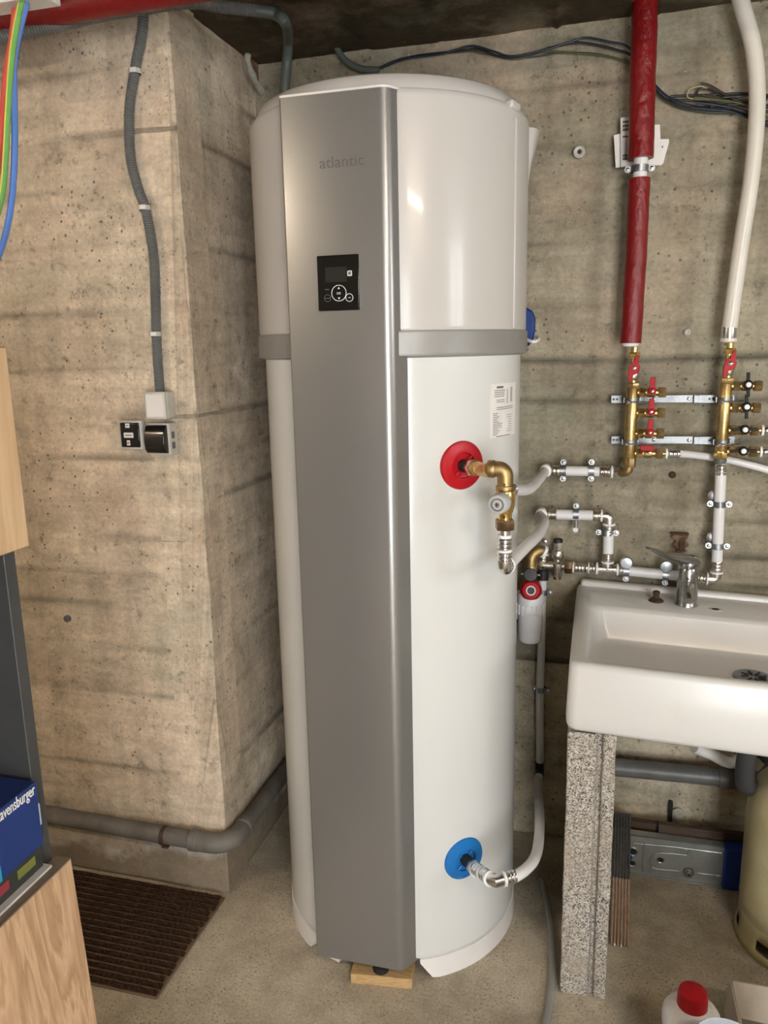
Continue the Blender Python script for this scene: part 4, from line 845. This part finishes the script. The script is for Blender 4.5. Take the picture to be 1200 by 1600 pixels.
for px_, py_, R_ in ((989,1331,.0085),(988,1349,.006),(1032,1344,.0058)):
    c = RP(px_, py_); MB().lathe([(R_,0),(R_,.0012),(0,.0012)], c, -YR, 16).build('hole', 'matte_black', rl); MB().lathe([(R_*1.05,0),(R_*1.45,.0016),(R_*1.7,.0)], c, -YR, 18).build('hole_rim', 'zinc', rl)
c = RP(1076,1363); MB().lathe([(.015,0),(.013,.004),(.008,.005),(.008,.011),(.0045,.012)], c, -YR, 20).build('boss', 'zinc', rl); MB().lathe([(.003,.0122),(.003,.013),(0,.013)], c, -YR, 10).build('boss_hole', 'matte_black', rl)
MB().lathe([(.0085,-.001),(.0085,.005),(.005,.008)], RP(983,1338)+V((0,-.001,0)), -YR, 14).build('blue_plug', 'tape_blue', rl); a = RP(980,1350); MB().box(a, (.010,.006,.03)).build('blue_clip', 'tape_blue', rl, .001)
xa = at(1130, 1350, RY).x; MB().box2((xa,RY-.012,.0005), (xa+.075,RY+.028,rh+.002)).build('blue_sleeve', 'tape_blue', rl, .002)
pk = MB().box2((.03, 2.085, 0), (.52, 2.108, .128)); pk.box2((.20, 2.066, .05), (.46, 2.085, .142)); pko = pk.build('plank', 'wood_dark', None, .0015); tag(pko, 'dark brown plank standing on its edge behind the steel rail', 'plank')
rb, rtp = atz(968, 1477, .004), at(973, 1271, 2.075)
for k in range(6):
    f = (k-2.5)*.0078; a = rb+V((f,0.002*(k % 2),.0)); b = rtp+V((f*.95,0,0)); mdd = a.lerp(b, .47)
    t = thing('welding_rod', 'thin two-tone rod, grey above and copper below, %s of the bundle' % ('leftmost','second from left','third from left','third from right','second from right','rightmost')[k], 'rod', a, 'bundle of thin rods leaning on the steel rail')
    MB().tube([a, mdd], .0030, 8).build('bare_end', 'rod_copper', t); MB().tube([mdd, b], .0034, 8).build('coated_end', 'rod_grey', t)
    if k in (1, 3): MB().tube([a-(b-a)*.012, a], .0026, 8).build('tip', 'ring_white', t)
# ------------------------------------------------------------------ things on the floor, lower right
bz = .262; bc = atz(1083, 1549, bz); bc.z = 0
bt = thing('bottle', 'white and red plastic bottle with a red cap', 'bottle', bc)
MB().lathe([(.040,0),(.048,.006),(.049,.02),(.049,.175),(.0485,.18)], bc, n=40).build('label_wrap', 'bottle_red', bt)
MB().lathe([(.0482,.178),(.0515,.183),(.0525,.200),(.051,.214),(.046,.222),(.036,.228),(.030,.231),(.0265,.234),(.026,.24)], bc, n=40).build('shoulder', 'bottle_white', bt)
MB().lathe([(.0265,.226),(.0275,.23),(.0268,.256),(.0245,.263),(.018,.266),(0,.267)], bc, n=36).build('cap', 'lever_red', bt)
MB().box(bc+V((.030,.006,.229)), (.012,.010,.006)).build('cap_tab', 'bottle_white', bt, .002);
a = atz(1098, 1600, .13); lc = V((bc.x+.10, bc.y-.17, 0))
lc = V((.247, 1.198, 0)); th_ = .30
pt = thing('round_tub', 'translucent bluish plastic tub at the bottom edge of the picture', 'tub', lc)
MB().lathe([(.044,0),(.049,.01),(.056,th_-.015),(.0565,th_-.010)], lc, n=36).build('wall', 'lid_blue', pt); MB().lathe([(.0565,th_-.013),(.059,th_-.011),(.059,th_-.003),(.056,th_),(.052,th_-.002),(.02,th_-.003),(0,th_-.003)], lc, n=36).build('lid', 'lid_blue', pt)
# open cardboard carton
k0 = atz(1143, 1524, .17); k0.z = 0
ct_ = thing('cardboard_carton', 'open pale cardboard carton at the lower right edge', 'carton', k0)
cw, cdp, chh = .30, .17, .16
MB().box2((k0.x, k0.y-.004, 0), (k0.x+cw, k0.y, chh)).build('back_wall', 'cardboard', ct_, .0008); MB().box2((k0.x, k0.y-cdp, 0), (k0.x+.004, k0.y, chh)).build('left_wall', 'cardboard', ct_, .0008); MB().box2((k0.x+.004, k0.y-cdp, 0), (k0.x+cw, k0.y-.004, .004)).build('bottom', 'cardboard_inside', ct_); MB().box2((k0.x+.004, k0.y-cdp, 0), (k0.x+cw, k0.y-cdp+.004, chh*.8)).build('front_wall', 'cardboard', ct_, .0008)
MB().prism([(0,0),(cw,0),(cw-.02,.075),(.012,.066)], (k0.x, k0.y-.004, chh), XR, V((0,-.80,-.50)).normalized(), (0,-.002,.0025)).build('top_flap', 'cardboard', ct_, .0006)
MB().prism([(0,0),(cdp,0),(cdp-.03,.05),(.02,.045)], (k0.x, k0.y-cdp, chh), YR, V((-.25,0,-.97)).normalized(), (-.003,0,0)).build('side_flap', 'cardboard', ct_, .0006)
o = MB().box2((.311, 1.15, 0), (.40, 1.258, .30)).build('paper_box', 'paper_white', None, .002); tag(o, 'small white paper box at the bottom right corner', 'box')
# clear hose on the floor
hs = [atz(846,1376,.010), atz(856,1420,.010), atz(862,1470,.010), atz(863,1520,.010), atz(859,1565,.010), atz(851,1610,.010), atz(838,1660,.010)]
o = MB().tube(cat(hs, 8), .0085, 14).build('clear_hose', 'hose_clear'); tag(o, 'clear grey plastic hose lying on the floor beside the heater', 'hose')
# ------------------------------------------------------------------ doormat
mx1, my0, my1, mx0 = -.930, 1.322, 1.668, -1.62
dm = thing('doormat', 'dark brown ribbed fibre doormat in front of the left wall', 'doormat', (-1.2, 1.5, 0))
MB().box2((mx0, my0, .0), (mx1, my1, .006)).build('backing', 'mat_base', dm, .002)
nrib = 17
base_rib = None
for k in range(nrib):
    y = my0+(my1-my0)*(k+.5)/nrib
    if base_rib is None:
        mb = MB(); pts = [V((mx0+.004+(mx1-mx0-.008)*i/60, y, .007)) for i in range(61)]; mb.tube(pts, .0066, 8)
        mb.v = [V((p.x, p.y+.0016*nz(p.x*60, p.y*60, p.z*60), .004+max(0, p.z-.004)*1.1+.0016*nz(p.x*70+9, p.y*50, 2))) for p in mb.v]
        base_rib = mb.build('rib', 'mat_fibre', dm); y0_ = y
    else:
        c = base_rib.copy(); COL.objects.link(c); c.parent = dm; c.matrix_parent_inverse = base_rib.matrix_parent_inverse.copy(); c.location.y = y-y0_; c.location.x = .004*math.sin(k*2.3)-.002
# ------------------------------------------------------------------ waste pipe around the left wall
pz_ = at(150, 1288, CY-.03).z
lw = thing('corner_waste_pipe', 'dusty grey waste pipe bending around the left wall corner', 'pipe', (CX, CY-.03, pz_))
py0_, px1_ = CY-.030, CX+.028
MB().tube([(WX0+.02, py0_, pz_+.02), (CX-.060, py0_, pz_)], .0235, 20).build('pipe', 'pvc_dusty', lw)
P = [V((CX-.075, py0_, pz_)), V((CX-.045, py0_, pz_))]+[V((px1_-.055+.055*math.sin(t), py0_+.055-.055*math.cos(t), pz_)) for t in [math.radians(15*i) for i in range(7)]]+[V((px1_, py0_+.085, pz_))]
MB().tube(P, .0268, 20).build('elbow', 'pvc_dusty', lw)
MB().lathe([(.0268,0),(.0285,.002),(.0285,.022),(.0268,.024)], (CX-.085, py0_, pz_), XR, 24).build('socket_ring', 'pvc_grey', lw); MB().lathe([(.0268,0),(.0285,.002),(.0285,.022),(.0268,.024)], (px1_, py0_+.075, pz_), YR, 24).build('socket_ring', 'pvc_grey', lw)
MB().tube([(px1_, py0_+.08, pz_), (px1_, WY1, pz_-.004)], .0235, 20).build('return_pipe', 'pvc_dusty', lw)
c = at(258, 1307, CY-.03); 
MB().lathe([(.0237,-.006),(.0257,-.006),(.0257,.006),(.0237,.006),(.0237,-.006)], (c.x,py0_,pz_), XR, 24).build('strap', 'rust', lw); MB().box((c.x,py0_,pz_-.031), (.018,.016,.008)).build('strap_ear', 'rust', lw, .001)
# ------------------------------------------------------------------ conduit, boxes and sockets on the left wall
def corrugated(pts, R, step=.0052, k=10, n=14):
    P = resample(cat(pts, k), step/2); return MB().tube(P, R, n, [R*(1.0 if i % 2 else .86) for i in range(len(P))])
CF = CY-.016
c = thing('corrugated_conduit', 'grey corrugated conduit hanging down the left wall to the switch box', 'conduit', at(250,612,CF))
corrugated([at(224,14,CF-.01), at(222,50,CF-.005), at(211,110,CF), at(202,175,CF), at(204,245,CF), at(216,295,CF), at(228,330,CF), at(240,400,CF), at(243,470,CF), at(245,540,CF), at(250,614,CF)], .0118).build('conduit', 'conduit_grey', c)
for i, (px_, py_, lb_) in enumerate(((211,112,'top'),(226,325,'middle'),(243,522,'lowest'))):
    p = at(px_, py_, CF); t = thing('conduit_clip', 'small pale plastic clip, %s of three on the hanging conduit' % lb_, 'clip', p, 'clips on the hanging conduit')
    MB().lathe([(.0119,-.005),(.0139,-.005),(.0139,.005),(.0119,.005),(.0119,-.005)], p, ZR, 18).build('ring', 'plastic_grey_white', t); MB().box(p+V((.003,-.0135,0)), (.015,.004,.010)).build('tab', 'paper_white', t, .001); MB().box(p+V((-.012,.008,0)), (.006,.014,.010)).build('foot', 'plastic_grey_white', t, .001)
def bx(px0, py0_, px1, py1, y): a_, b_ = at(px0, py0_, y), at(px1, py1, y); return (a_.x, b_.z), (b_.x, a_.z)
yb = CY-.050; (xa_, za2), (xb_, zb2) = bx(224.5, 613, 259, 655, yb)
jb = thing('junction_box', 'cream square junction box under the conduit end', 'junction box', ((xa_+xb_)/2, CY-.02, za2))
MB().box2((xa_,yb+.012,za2), (xb_,CY-.002,zb2)).build('box', 'plastic_grey_white', jb, .003); MB().box2((xa_-.001,yb,za2-.001), (xb_+.001,yb+.011,zb2+.001)).build('cover', 'plastic_grey_white', jb, .003)
MB().box2((xa_+.004,yb-.0012,za2+.005), (xb_-.004,yb+.002,zb2-.005)).build('cover_face', 'plastic_white', jb, .001)
yb = CY-.022; (xa_, za2), (xb_, zb2) = bx(184.5, 657, 224, 703, yb)
sw = thing('switch_plate', 'flat black switch plate with three white stickers in a pale frame', 'switch', ((xa_+xb_)/2, CY-.01, za2))
MB().box2((xa_,yb,za2), (xb_,CY-.002,zb2)).build('frame', 'plastic_grey_white', sw, .004); MB().box2((xa_+.005,yb-.003,za2+.006), (xb_-.006,yb+.002,zb2-.005)).build('rocker', 'gloss_black', sw, .003)
for px_, py_, w_, h_ in ((199,665,.011,.0105),(201,680,.0255,.0125),(201,692,.0085,.0125)):
    p = at(px_, py_, yb-.0035); st2 = MB().box((p.x,yb-.0036,p.z), (w_,.0014,h_)).build('sticker', 'paper_white', sw); MB().box((p.x,yb-.0045,p.z), (w_*.7,.0006,h_*.22)).build('sticker_print', 'print_grey', st2)
yb = CY-.052; (xa_, za2), (xb_, zb2) = bx(224, 662, 263, 713, yb)
so_ = thing('wall_socket', 'surface socket with a bulging black hinged cover', 'socket', ((xa_+xb_)/2, CY-.02, za2))
MB().box2((xa_,yb+.012,za2), (xb_,CY-.002,zb2)).build('box', 'plastic_grey_white', so_, .004)
prf = [(0,.006),(.002,-.004),(.010,-.010),(.03,-.012),(.05,-.009),(.064,-.002),(.066,.010),(0,.012)]; hsc = (zb2-za2-.008)/.066
MB().prism([(y_, zz_*hsc) for zz_, y_ in prf], (xa_+.001, yb+.006, za2+.005), YR, ZR, (xb_-xa_-.006,0,0)).build('hinged_cover', 'gloss_black', so_, .003, seg=3)
for z_ in (.62, .30): MB().box((xb_+.0002,CY-.024,za2+(zb2-za2)*z_), (.0012,.013,.016)).build('side_mark', 'print_grey', so_)
# ------------------------------------------------------------------ ceiling pipes and cables, upper left
zc_ = 2.128; yc_ = atz(0, 32, zc_).y
o = red_tube([(-2.28, yc_, zc_-.004), (-1.3, yc_, zc_), (CX+.02, yc_-.004, zc_+.006), (WX1-.02, yc_-.03, zc_+.03)], .030, 9)
o = o.build('ceiling_pipe', 'red_foil'); tag(o, 'red foil wrapped pipe under the ceiling at upper left', 'pipe')
cc = thing('ceiling_conduit', 'grey corrugated conduit curving from the ceiling down behind the heater', 'conduit', at(446,140,2.06))
corrugated([atz(-40,66,2.09), atz(60,46,2.10), atz(170,22,2.13), atz(290,4,2.178), atz(350,11,2.175), atz(405,17,2.172)], .0135, .006).build('ridged_part', 'conduit_grey', cc)
MB().tube(cat([atz(400,16.5,2.172), atz(430,22,2.168), atz(446,36,2.150), at(450,62,1.955), at(448,100,1.965), at(444,150,1.985), at(441,240,2.0)], 8), .0125, 14).build('smooth_part', 'conduit_green', cc)
o = MB().tube(cat([at(516,43,W-.06), at(522,66,W-.03), at(538,93,W-.022), at(562,107,W-.020), at(592,110,W-.022)], 8), .0085, 12).build('cable_sleeve', 'conduit_green'); tag(o, 'short dull green cable sleeve curving above the heater top', 'cable sleeve')
def wire(name, label, pts, r, mat, group, k=8): o = MB().tube(cat(pts, k), r, 8).build(name, mat); tag(o, label, 'wire', group); return o
G_ = 'wires running along the back wall'
def wl_(ps, y): return [at(x, y_, y) for x, y_ in ps]
wire('electric_wire', 'black wire running lowest from the heater top to the red riser', wl_([(588,109),(625,94),(660,86),(720,80),(748,77),(780,88),(815,88),(860,75),(895,67),(925,69),(960,77),(992,90),(1012,124),(1040,155),(1080,170),(1130,172)], W-.012), .0030, 'wire_black', G_)
wire('electric_wire', 'dark blue wire arching highest along the back wall', wl_([(590,107),(628,92),(690,84),(735,72),(770,80),(800,88),(850,78),(890,66),(915,59),(950,65),(985,76),(1015,122),(1045,152),(1085,166),(1140,170)], W-.018), .0026, 'wire_blue', G_)
wire('electric_wire', 'yellow green wire starting beside the cable sleeve', wl_([(586,110),(610,98),(635,90),(680,86),(725,78),(760,84),(805,92),(850,81),(900,83),(950,88),(985,101),(1010,128),(1040,158),(1085,173),(1145,176)], W-.008), .0024, 'wire_green', G_)
wire('electric_wire', 'cream wire sagging faintly below the other wall wires', wl_([(800,92),(840,88),(880,82),(930,84),(965,92),(995,104),(1012,130),(1050,164),(1100,176),(1150,178)], W-.005), .0018, 'wire_teal', G_)
G2 = 'loose wire bundle behind the bowed pipe'
bund = [('black wire loop reaching furthest left in the wire bundle', [(1215,166),(1150,160),(1090,157),(1052,156),(1047,152),(1058,150),(1110,148),(1165,146),(1215,150)], 'wire_black', .0026),
 ('black wire loop standing up at the bundle middle', [(1200,190),(1140,172),(1100,160),(1090,150),(1090,142),(1098,138),(1110,140),(1130,150),(1165,160),(1215,172)], 'wire_black', .0026),
 ('cream wire looped at the top left of the bundle', [(1170,165),(1120,157),(1090,155),(1076,153),(1074,146),(1080,138),(1095,135),(1105,138)], 'wire_cream', .0020),
 ('green brown wire with its cut end pointing up left', [(1095,130),(1110,134),(1130,146),(1150,156),(1180,168),(1215,180)], 'wire_brown', .0028),
 ('dark blue wire along the underside of the bundle', [(1080,168),(1110,171),(1140,174),(1165,182),(1190,194),(1215,200)], 'wire_blue', .0030),
 ('black wire crossing over the bundle right half', [(1130,152),(1160,150),(1185,145),(1198,150),(1197,156),(1188,158),(1150,163),(1110,166)], 'wire_black', .0028),
 ('yellow green wire crossing the bundle middle', [(1085,152),(1115,155),(1150,160),(1175,168),(1200,185),(1215,192)], 'wire_green', .0024),
 ('thick black wire twisted through the bundle centre', [(1088,160),(1120,164),(1150,170),(1178,180),(1200,196),(1220,195)], 'wire_black', .0034),
 ('cream wire at the far right of the bundle', [(1160,176),(1180,173),(1200,170),(1220,168)], 'wire_cream', .0024),
 ('dark teal wire rising at the far right of the bundle', [(1120,160),(1160,164),(1185,162),(1205,170),(1220,182)], 'wire_teal', .0030),
 ('brown wire running straight through the bundle', [(1096,148),(1130,155),(1165,159),(1200,150),(1220,146)], 'wire_brown', .0026)]
for i, (lb_, ps_, mt_, r_) in enumerate(bund): wire('electric_wire', lb_, wl_(ps_, W-.010-.0042*(i % 8)), r_, mt_, G2)
# ------------------------------------------------------------------ trunking and bright hanging wires, upper left
ty = 1.25
a = at(30, 1, ty); tz = a.z
td = thing('cable_trunking', 'white plastic trunking corner at the top left of the picture', 'trunking', (a.x, ty, tz))
MB().box2((a.x-.42, ty, tz+.004), (at(66,0,ty).x, ty+.05, tz+.05)).build('channel', 'plastic_white', td, .002); MB().box2((a.x-.42, ty-.004, tz), (at(66,0,ty).x, ty+.002, tz+.054)).build('lid', 'plastic_white', td, .001)
MB().tube([(a.x-.30, ty+.025, tz+.045), (a.x-.30, ty+.025, WZ+.01)], .006, 10).build('hanger', 'zinc_dull', td)
G3 = 'coloured wires hanging from the trunking'; hy = ty+.02
wire('hanging_wire', 'bright blue wire hanging at upper left', wl_([(44,-12),(40,10),(30,50),(22,100),(22,150),(23,220),(21,280),(16,330),(6,375),(-10,420)], hy), .0056, 'wire_brightblue', G3)
yw = thing('hanging_wire', 'yellow and green striped wire hanging at upper left', 'wire', at(34,-6,hy), G3)
yp = wl_([(36,-12),(33,5),(24,50),(17,105),(12,180),(9,240),(4,300),(-8,350)], hy-.009)
MB().tube(cat(yp, 8), .0056, 10).build('yellow_sheath', 'wire_yellow', yw); MB().tube([p+V((.0026,-.0017,0)) for p in cat(yp, 8)], .0042, 8).build('green_stripe', 'wire_stripe', yw)
wire('hanging_wire', 'red wire hanging furthest left', wl_([(28,-12),(24,20),(18,70),(11,110),(6,160),(2,220),(-6,280)], hy+.014), .0060, 'wire_red', G3)
# ------------------------------------------------------------------ cabinet with puzzle box, left edge
KX = -.65; ye = .744
zu, zl_ = atx(34, 851, KX).z, atx(88, 1338, KX).z
cb = thing('cabinet', 'dark grey cabinet with pine fronts at the left edge', 'cabinet', (-.82, .52, 0))
XB = -.87; ys = .32
MB().box2((XB, ye-.018, 0), (KX-.008, ye, 1.46)).build('side_panel', 'cabinet_grey', cb, .001); MB().box2((XB, ys, 0), (KX-.008, ys+.018, 1.46)).build('side_panel', 'cabinet_grey', cb, .001)
MB().box2((XB-.006, ys, 0), (XB, ye, 1.46)).build('back_panel', 'cabinet_inside', cb); MB().box2((XB, ys+.018, 1.44), (KX-.008, ye-.018, 1.46)).build('top_panel', 'cabinet_grey', cb)
MB().box2((XB, ys+.018, zl_-.014), (KX-.001, ye-.020, zl_+.0012)).build('shelf', 'shelf_white', cb, .001); MB().box2((XB, ys+.018, zu+.004), (KX-.008, ye-.018, zu+.02)).build('shelf', 'cabinet_grey', cb, .001)
MB().box2((KX-.006, ys, zu), (KX+.014, ye, 1.46)).build('upper_front', 'wood_light', cb, .0015)
MB().box2((XB+.01, ys+.02, zl_+.0014), (KX+.010, ye-.022, zl_+.0045)).build('shelf_liner', 'shelf_white', cb); R = Matrix.Rotation(math.radians(-2.6), 3, 'Y'); hf = zl_-.05
lf_ = MB().box((0,0,-hf/2), (.021, ye-ys, hf)); lf_.v = [R @ p + V((KX+.011, (ys+ye)/2, zl_)) for p in lf_.v]; lfo = lf_.build('lower_front', 'wood_pine', cb, .0015); MB().box2((KX, ys+.001, zl_-.001), (KX+.0215, ye-.001, zl_+.0012)).build('top_edge', 'wood_edge', lfo)
for y_ in (ys+.06, ye-.03): MB().box((-.76, y_, .0), (.05,.05,.002)).build('foot', 'matte_black', cb)
# puzzle box
bx0 = KX+.004; pzb = zl_+.0046; hb = atx(60, 1214, KX).z-pzb
pb = thing('puzzle_box', 'blue puzzle game box on the cabinet shelf', 'box', (KX-.12, .5, pzb))
yb1 = atx(63, 1270, bx0).y
MB().box2((bx0-.19, yb1-.36, pzb+.030), (bx0, yb1, pzb+hb)).build('lid', 'box_blue', pb, .0015); MB().box2((bx0-.187, yb1-.357, pzb), (bx0-.003, yb1-.002, pzb+.031)).build('base', 'box_dark', pb, .001)
tp_ = atx(-12, 1268, bx0); t1_, t0_ = atx(53, 1232, bx0), atx(0, 1276, bx0)
zt2 = (t1_.z+t0_.z)/2; Lw = (t1_-t0_).length
text('Ravensburger', .021, V((bx0+.0006, t1_.y-Lw*.56, zt2)), (0,1,0), (0,0,1), 'paper_white', 'lid_lettering', pb, .0003, fit=Lw*1.12)
MB().box((bx0-.0005, yb1-.001, pzb+hb*.62), (.002,.002,hb*.25)).build('worn_edge', 'box_worn', pb); MB().box2((bx0-.003, yb1-.372+.25, pzb+.030), (bx0+.0006, atx(4,1380,bx0).y, pzb+.05)).build('teal_patch', 'box_teal', pb)
for y_, nm_, mt_ in ((.075,'red_print','box_red'),(.03,'olive_print','box_olive'),(.135,'olive_print','box_olive')): MB().box((bx0-.0028, yb1-y_, pzb+.017), (.001,.03,.012)).build(nm_, mt_, pb)
# ------------------------------------------------------------------ small wall details
def wallbit(name, label, cat_, p, prof_, mat, ax=(0,-1,0), n=16): o = MB().lathe(prof_, p, ax, n).build(name, mat); tag(o, label, cat_); return o
p = at(905, 238, W); wa = thing('wall_plug', 'pale round wall plug with rusty screw hole right of the heater top', 'wall plug', p)
MB().lathe([(.0145,-.008),(.0145,.006),(.012,.008),(.008,.0055),(0,.005)], p, -YR, 20).build('plug', 'plastic_grey_white', wa); MB().lathe([(.0055,.005),(.0055,.0075),(0,.008)], p+V((.001,0,0)), -YR, 12).build('screw', 'rust', wa)
p = at(1051, 742, W); wallbit('wall_plug', 'dark round wall plug below the manifold brackets', 'wall plug', p, [(.0085,-.008),(.0085,.004),(.006,.006),(0,.003)], 'rust')
p = at(1074, 519, W); wallbit('wall_plug', 'small pale wall plug between the two risers', 'wall plug', p, [(.0078,-.008),(.0078,.003),(.0035,.005),(.003,.001),(0,.001)], 'plastic_grey_white')
p = at(852, 845, W); wallbit('wall_screw', 'small round headed screw in the wall above the filter', 'screw', p, [(.003,-.01),(.003,.006),(.0065,.007),(.005,.012),(0,.013)], 'nickel')
p = at(104, 967, CY); wallbit('wall_plug', 'flush grey round plug low on the left wall', 'wall plug', p, [(.0095,-.01),(.0095,.001),(.007,.003),(0,.002)], 'pvc_grey')
rp_ = thing('rusty_strap', 'rusty remnant of a metal strap on the wall above the tap', 'metal strap', at(1062,845,W))
Ls = []
for i in range(11):
    py_ = 835+26*i/10; wl2 = 10+3*math.sin(i*1.3)-(i > 7)*2
    a_, b_ = at(1062-wl2+i*.3, py_, W), at(1062+wl2+i*.2, py_, W); y_ = W-.006-.003*math.sin(i*.9); Ls.append([V((a_.x,W+.004,a_.z)), V((a_.x,y_,a_.z)), V(((a_.x+b_.x)/2,y_-.003,a_.z)), V((b_.x,y_+.001,b_.z)), V((b_.x,W+.004,b_.z))])
MB().loops(Ls, True, True).build('plate', 'rust_light', rp_); a_ = at(1062,834,W-.008); MB().box((a_.x,W-.006,a_.z), (.046,.014,.005)).build('top_edge', 'rust', rp_, .001); a_ = at(1066,848,W-.01); MB().box((a_.x,W-.010,a_.z-.004), (.014,.005,.036)).build('rust_flake', 'rust', rp_, .001)
a_ = at(1047.5, 1266, W); sl_ = thing('wall_slot', 'narrow dark slot in the wall patched with pale mortar', 'wall slot', a_)
MB().prism([(-.004,-.030),(.004,-.033),(.005,.028),(-.004,.030)], (a_.x,W-.012,a_.z), XR, ZR, (0,.02,0)).build('slot', 'matte_black', sl_)
def lump(c, rx, rz, th, name, mat, parent, seed, nrm=YR):
    mb = MB(); ux_ = XR if nrm is YR else YR; Ls = []
    for j in range(6):
        f = math.sin(j/5*math.pi/2); L_ = []
        for k in range(18):
            t = 2*math.pi*k/18; rr = (1-f*.96)*(1+.3*nz(math.cos(t)*1.6+seed, math.sin(t)*1.6, seed)); L_.append(c+ux_*rx*rr*math.cos(t)+ZR*rz*rr*math.sin(t)-nrm*(th*(math.cos((1-f)*math.pi/2))*(1+.3*nz(k, j, seed))))
        Ls.append(L_)
    mb.loops(Ls, False, True); return mb.build(name, mat, parent)
lump(V((a_.x+.020,W-.004,a_.z-.012)), .020, .024, .010, 'mortar_patch', 'foam', sl_, 2); lump(V((a_.x-.001,W-.004,a_.z-.046)), .014, .013, .010, 'mortar_patch', 'foam', sl_, 5)
# foam left in the break at the top of the return wall
c = atx(392, 112, CX); fo_ = thing('foam_patch', 'pale crusty foam left in the wall break above the heater', 'foam', c)
fp_ = [atx(386,84,CX+.008), atx(388,98,CX+.012), atx(395,118,CX+.014), atx(404,136,CX+.012), atx(414,152,CX+.008)]; P = cat(fp_, 6)
mb = MB().tube(P, .012, 12, [.007+.0015*math.sin(i*.7)+.003*i/len(P) for i in range(len(P))]); mb.v = [p+V((.003*nz(p.x*90,p.y*90,p.z*90),.003*nz(p.x*90+7,p.y*90,p.z*90),0)) for p in mb.v]; mb.build('foam_edge', 'foam', fo_)
dk = [atx(390,82,CX+.004), atx(420,96,CX+.004), atx(422,140,CX+.004), atx(412,148,CX+.004), atx(400,122,CX+.004)]; MB().loops([dk, [p-XR*.02 for p in dk]], True, True).build('break_hollow', 'rust_light', fo_, smooth=False)
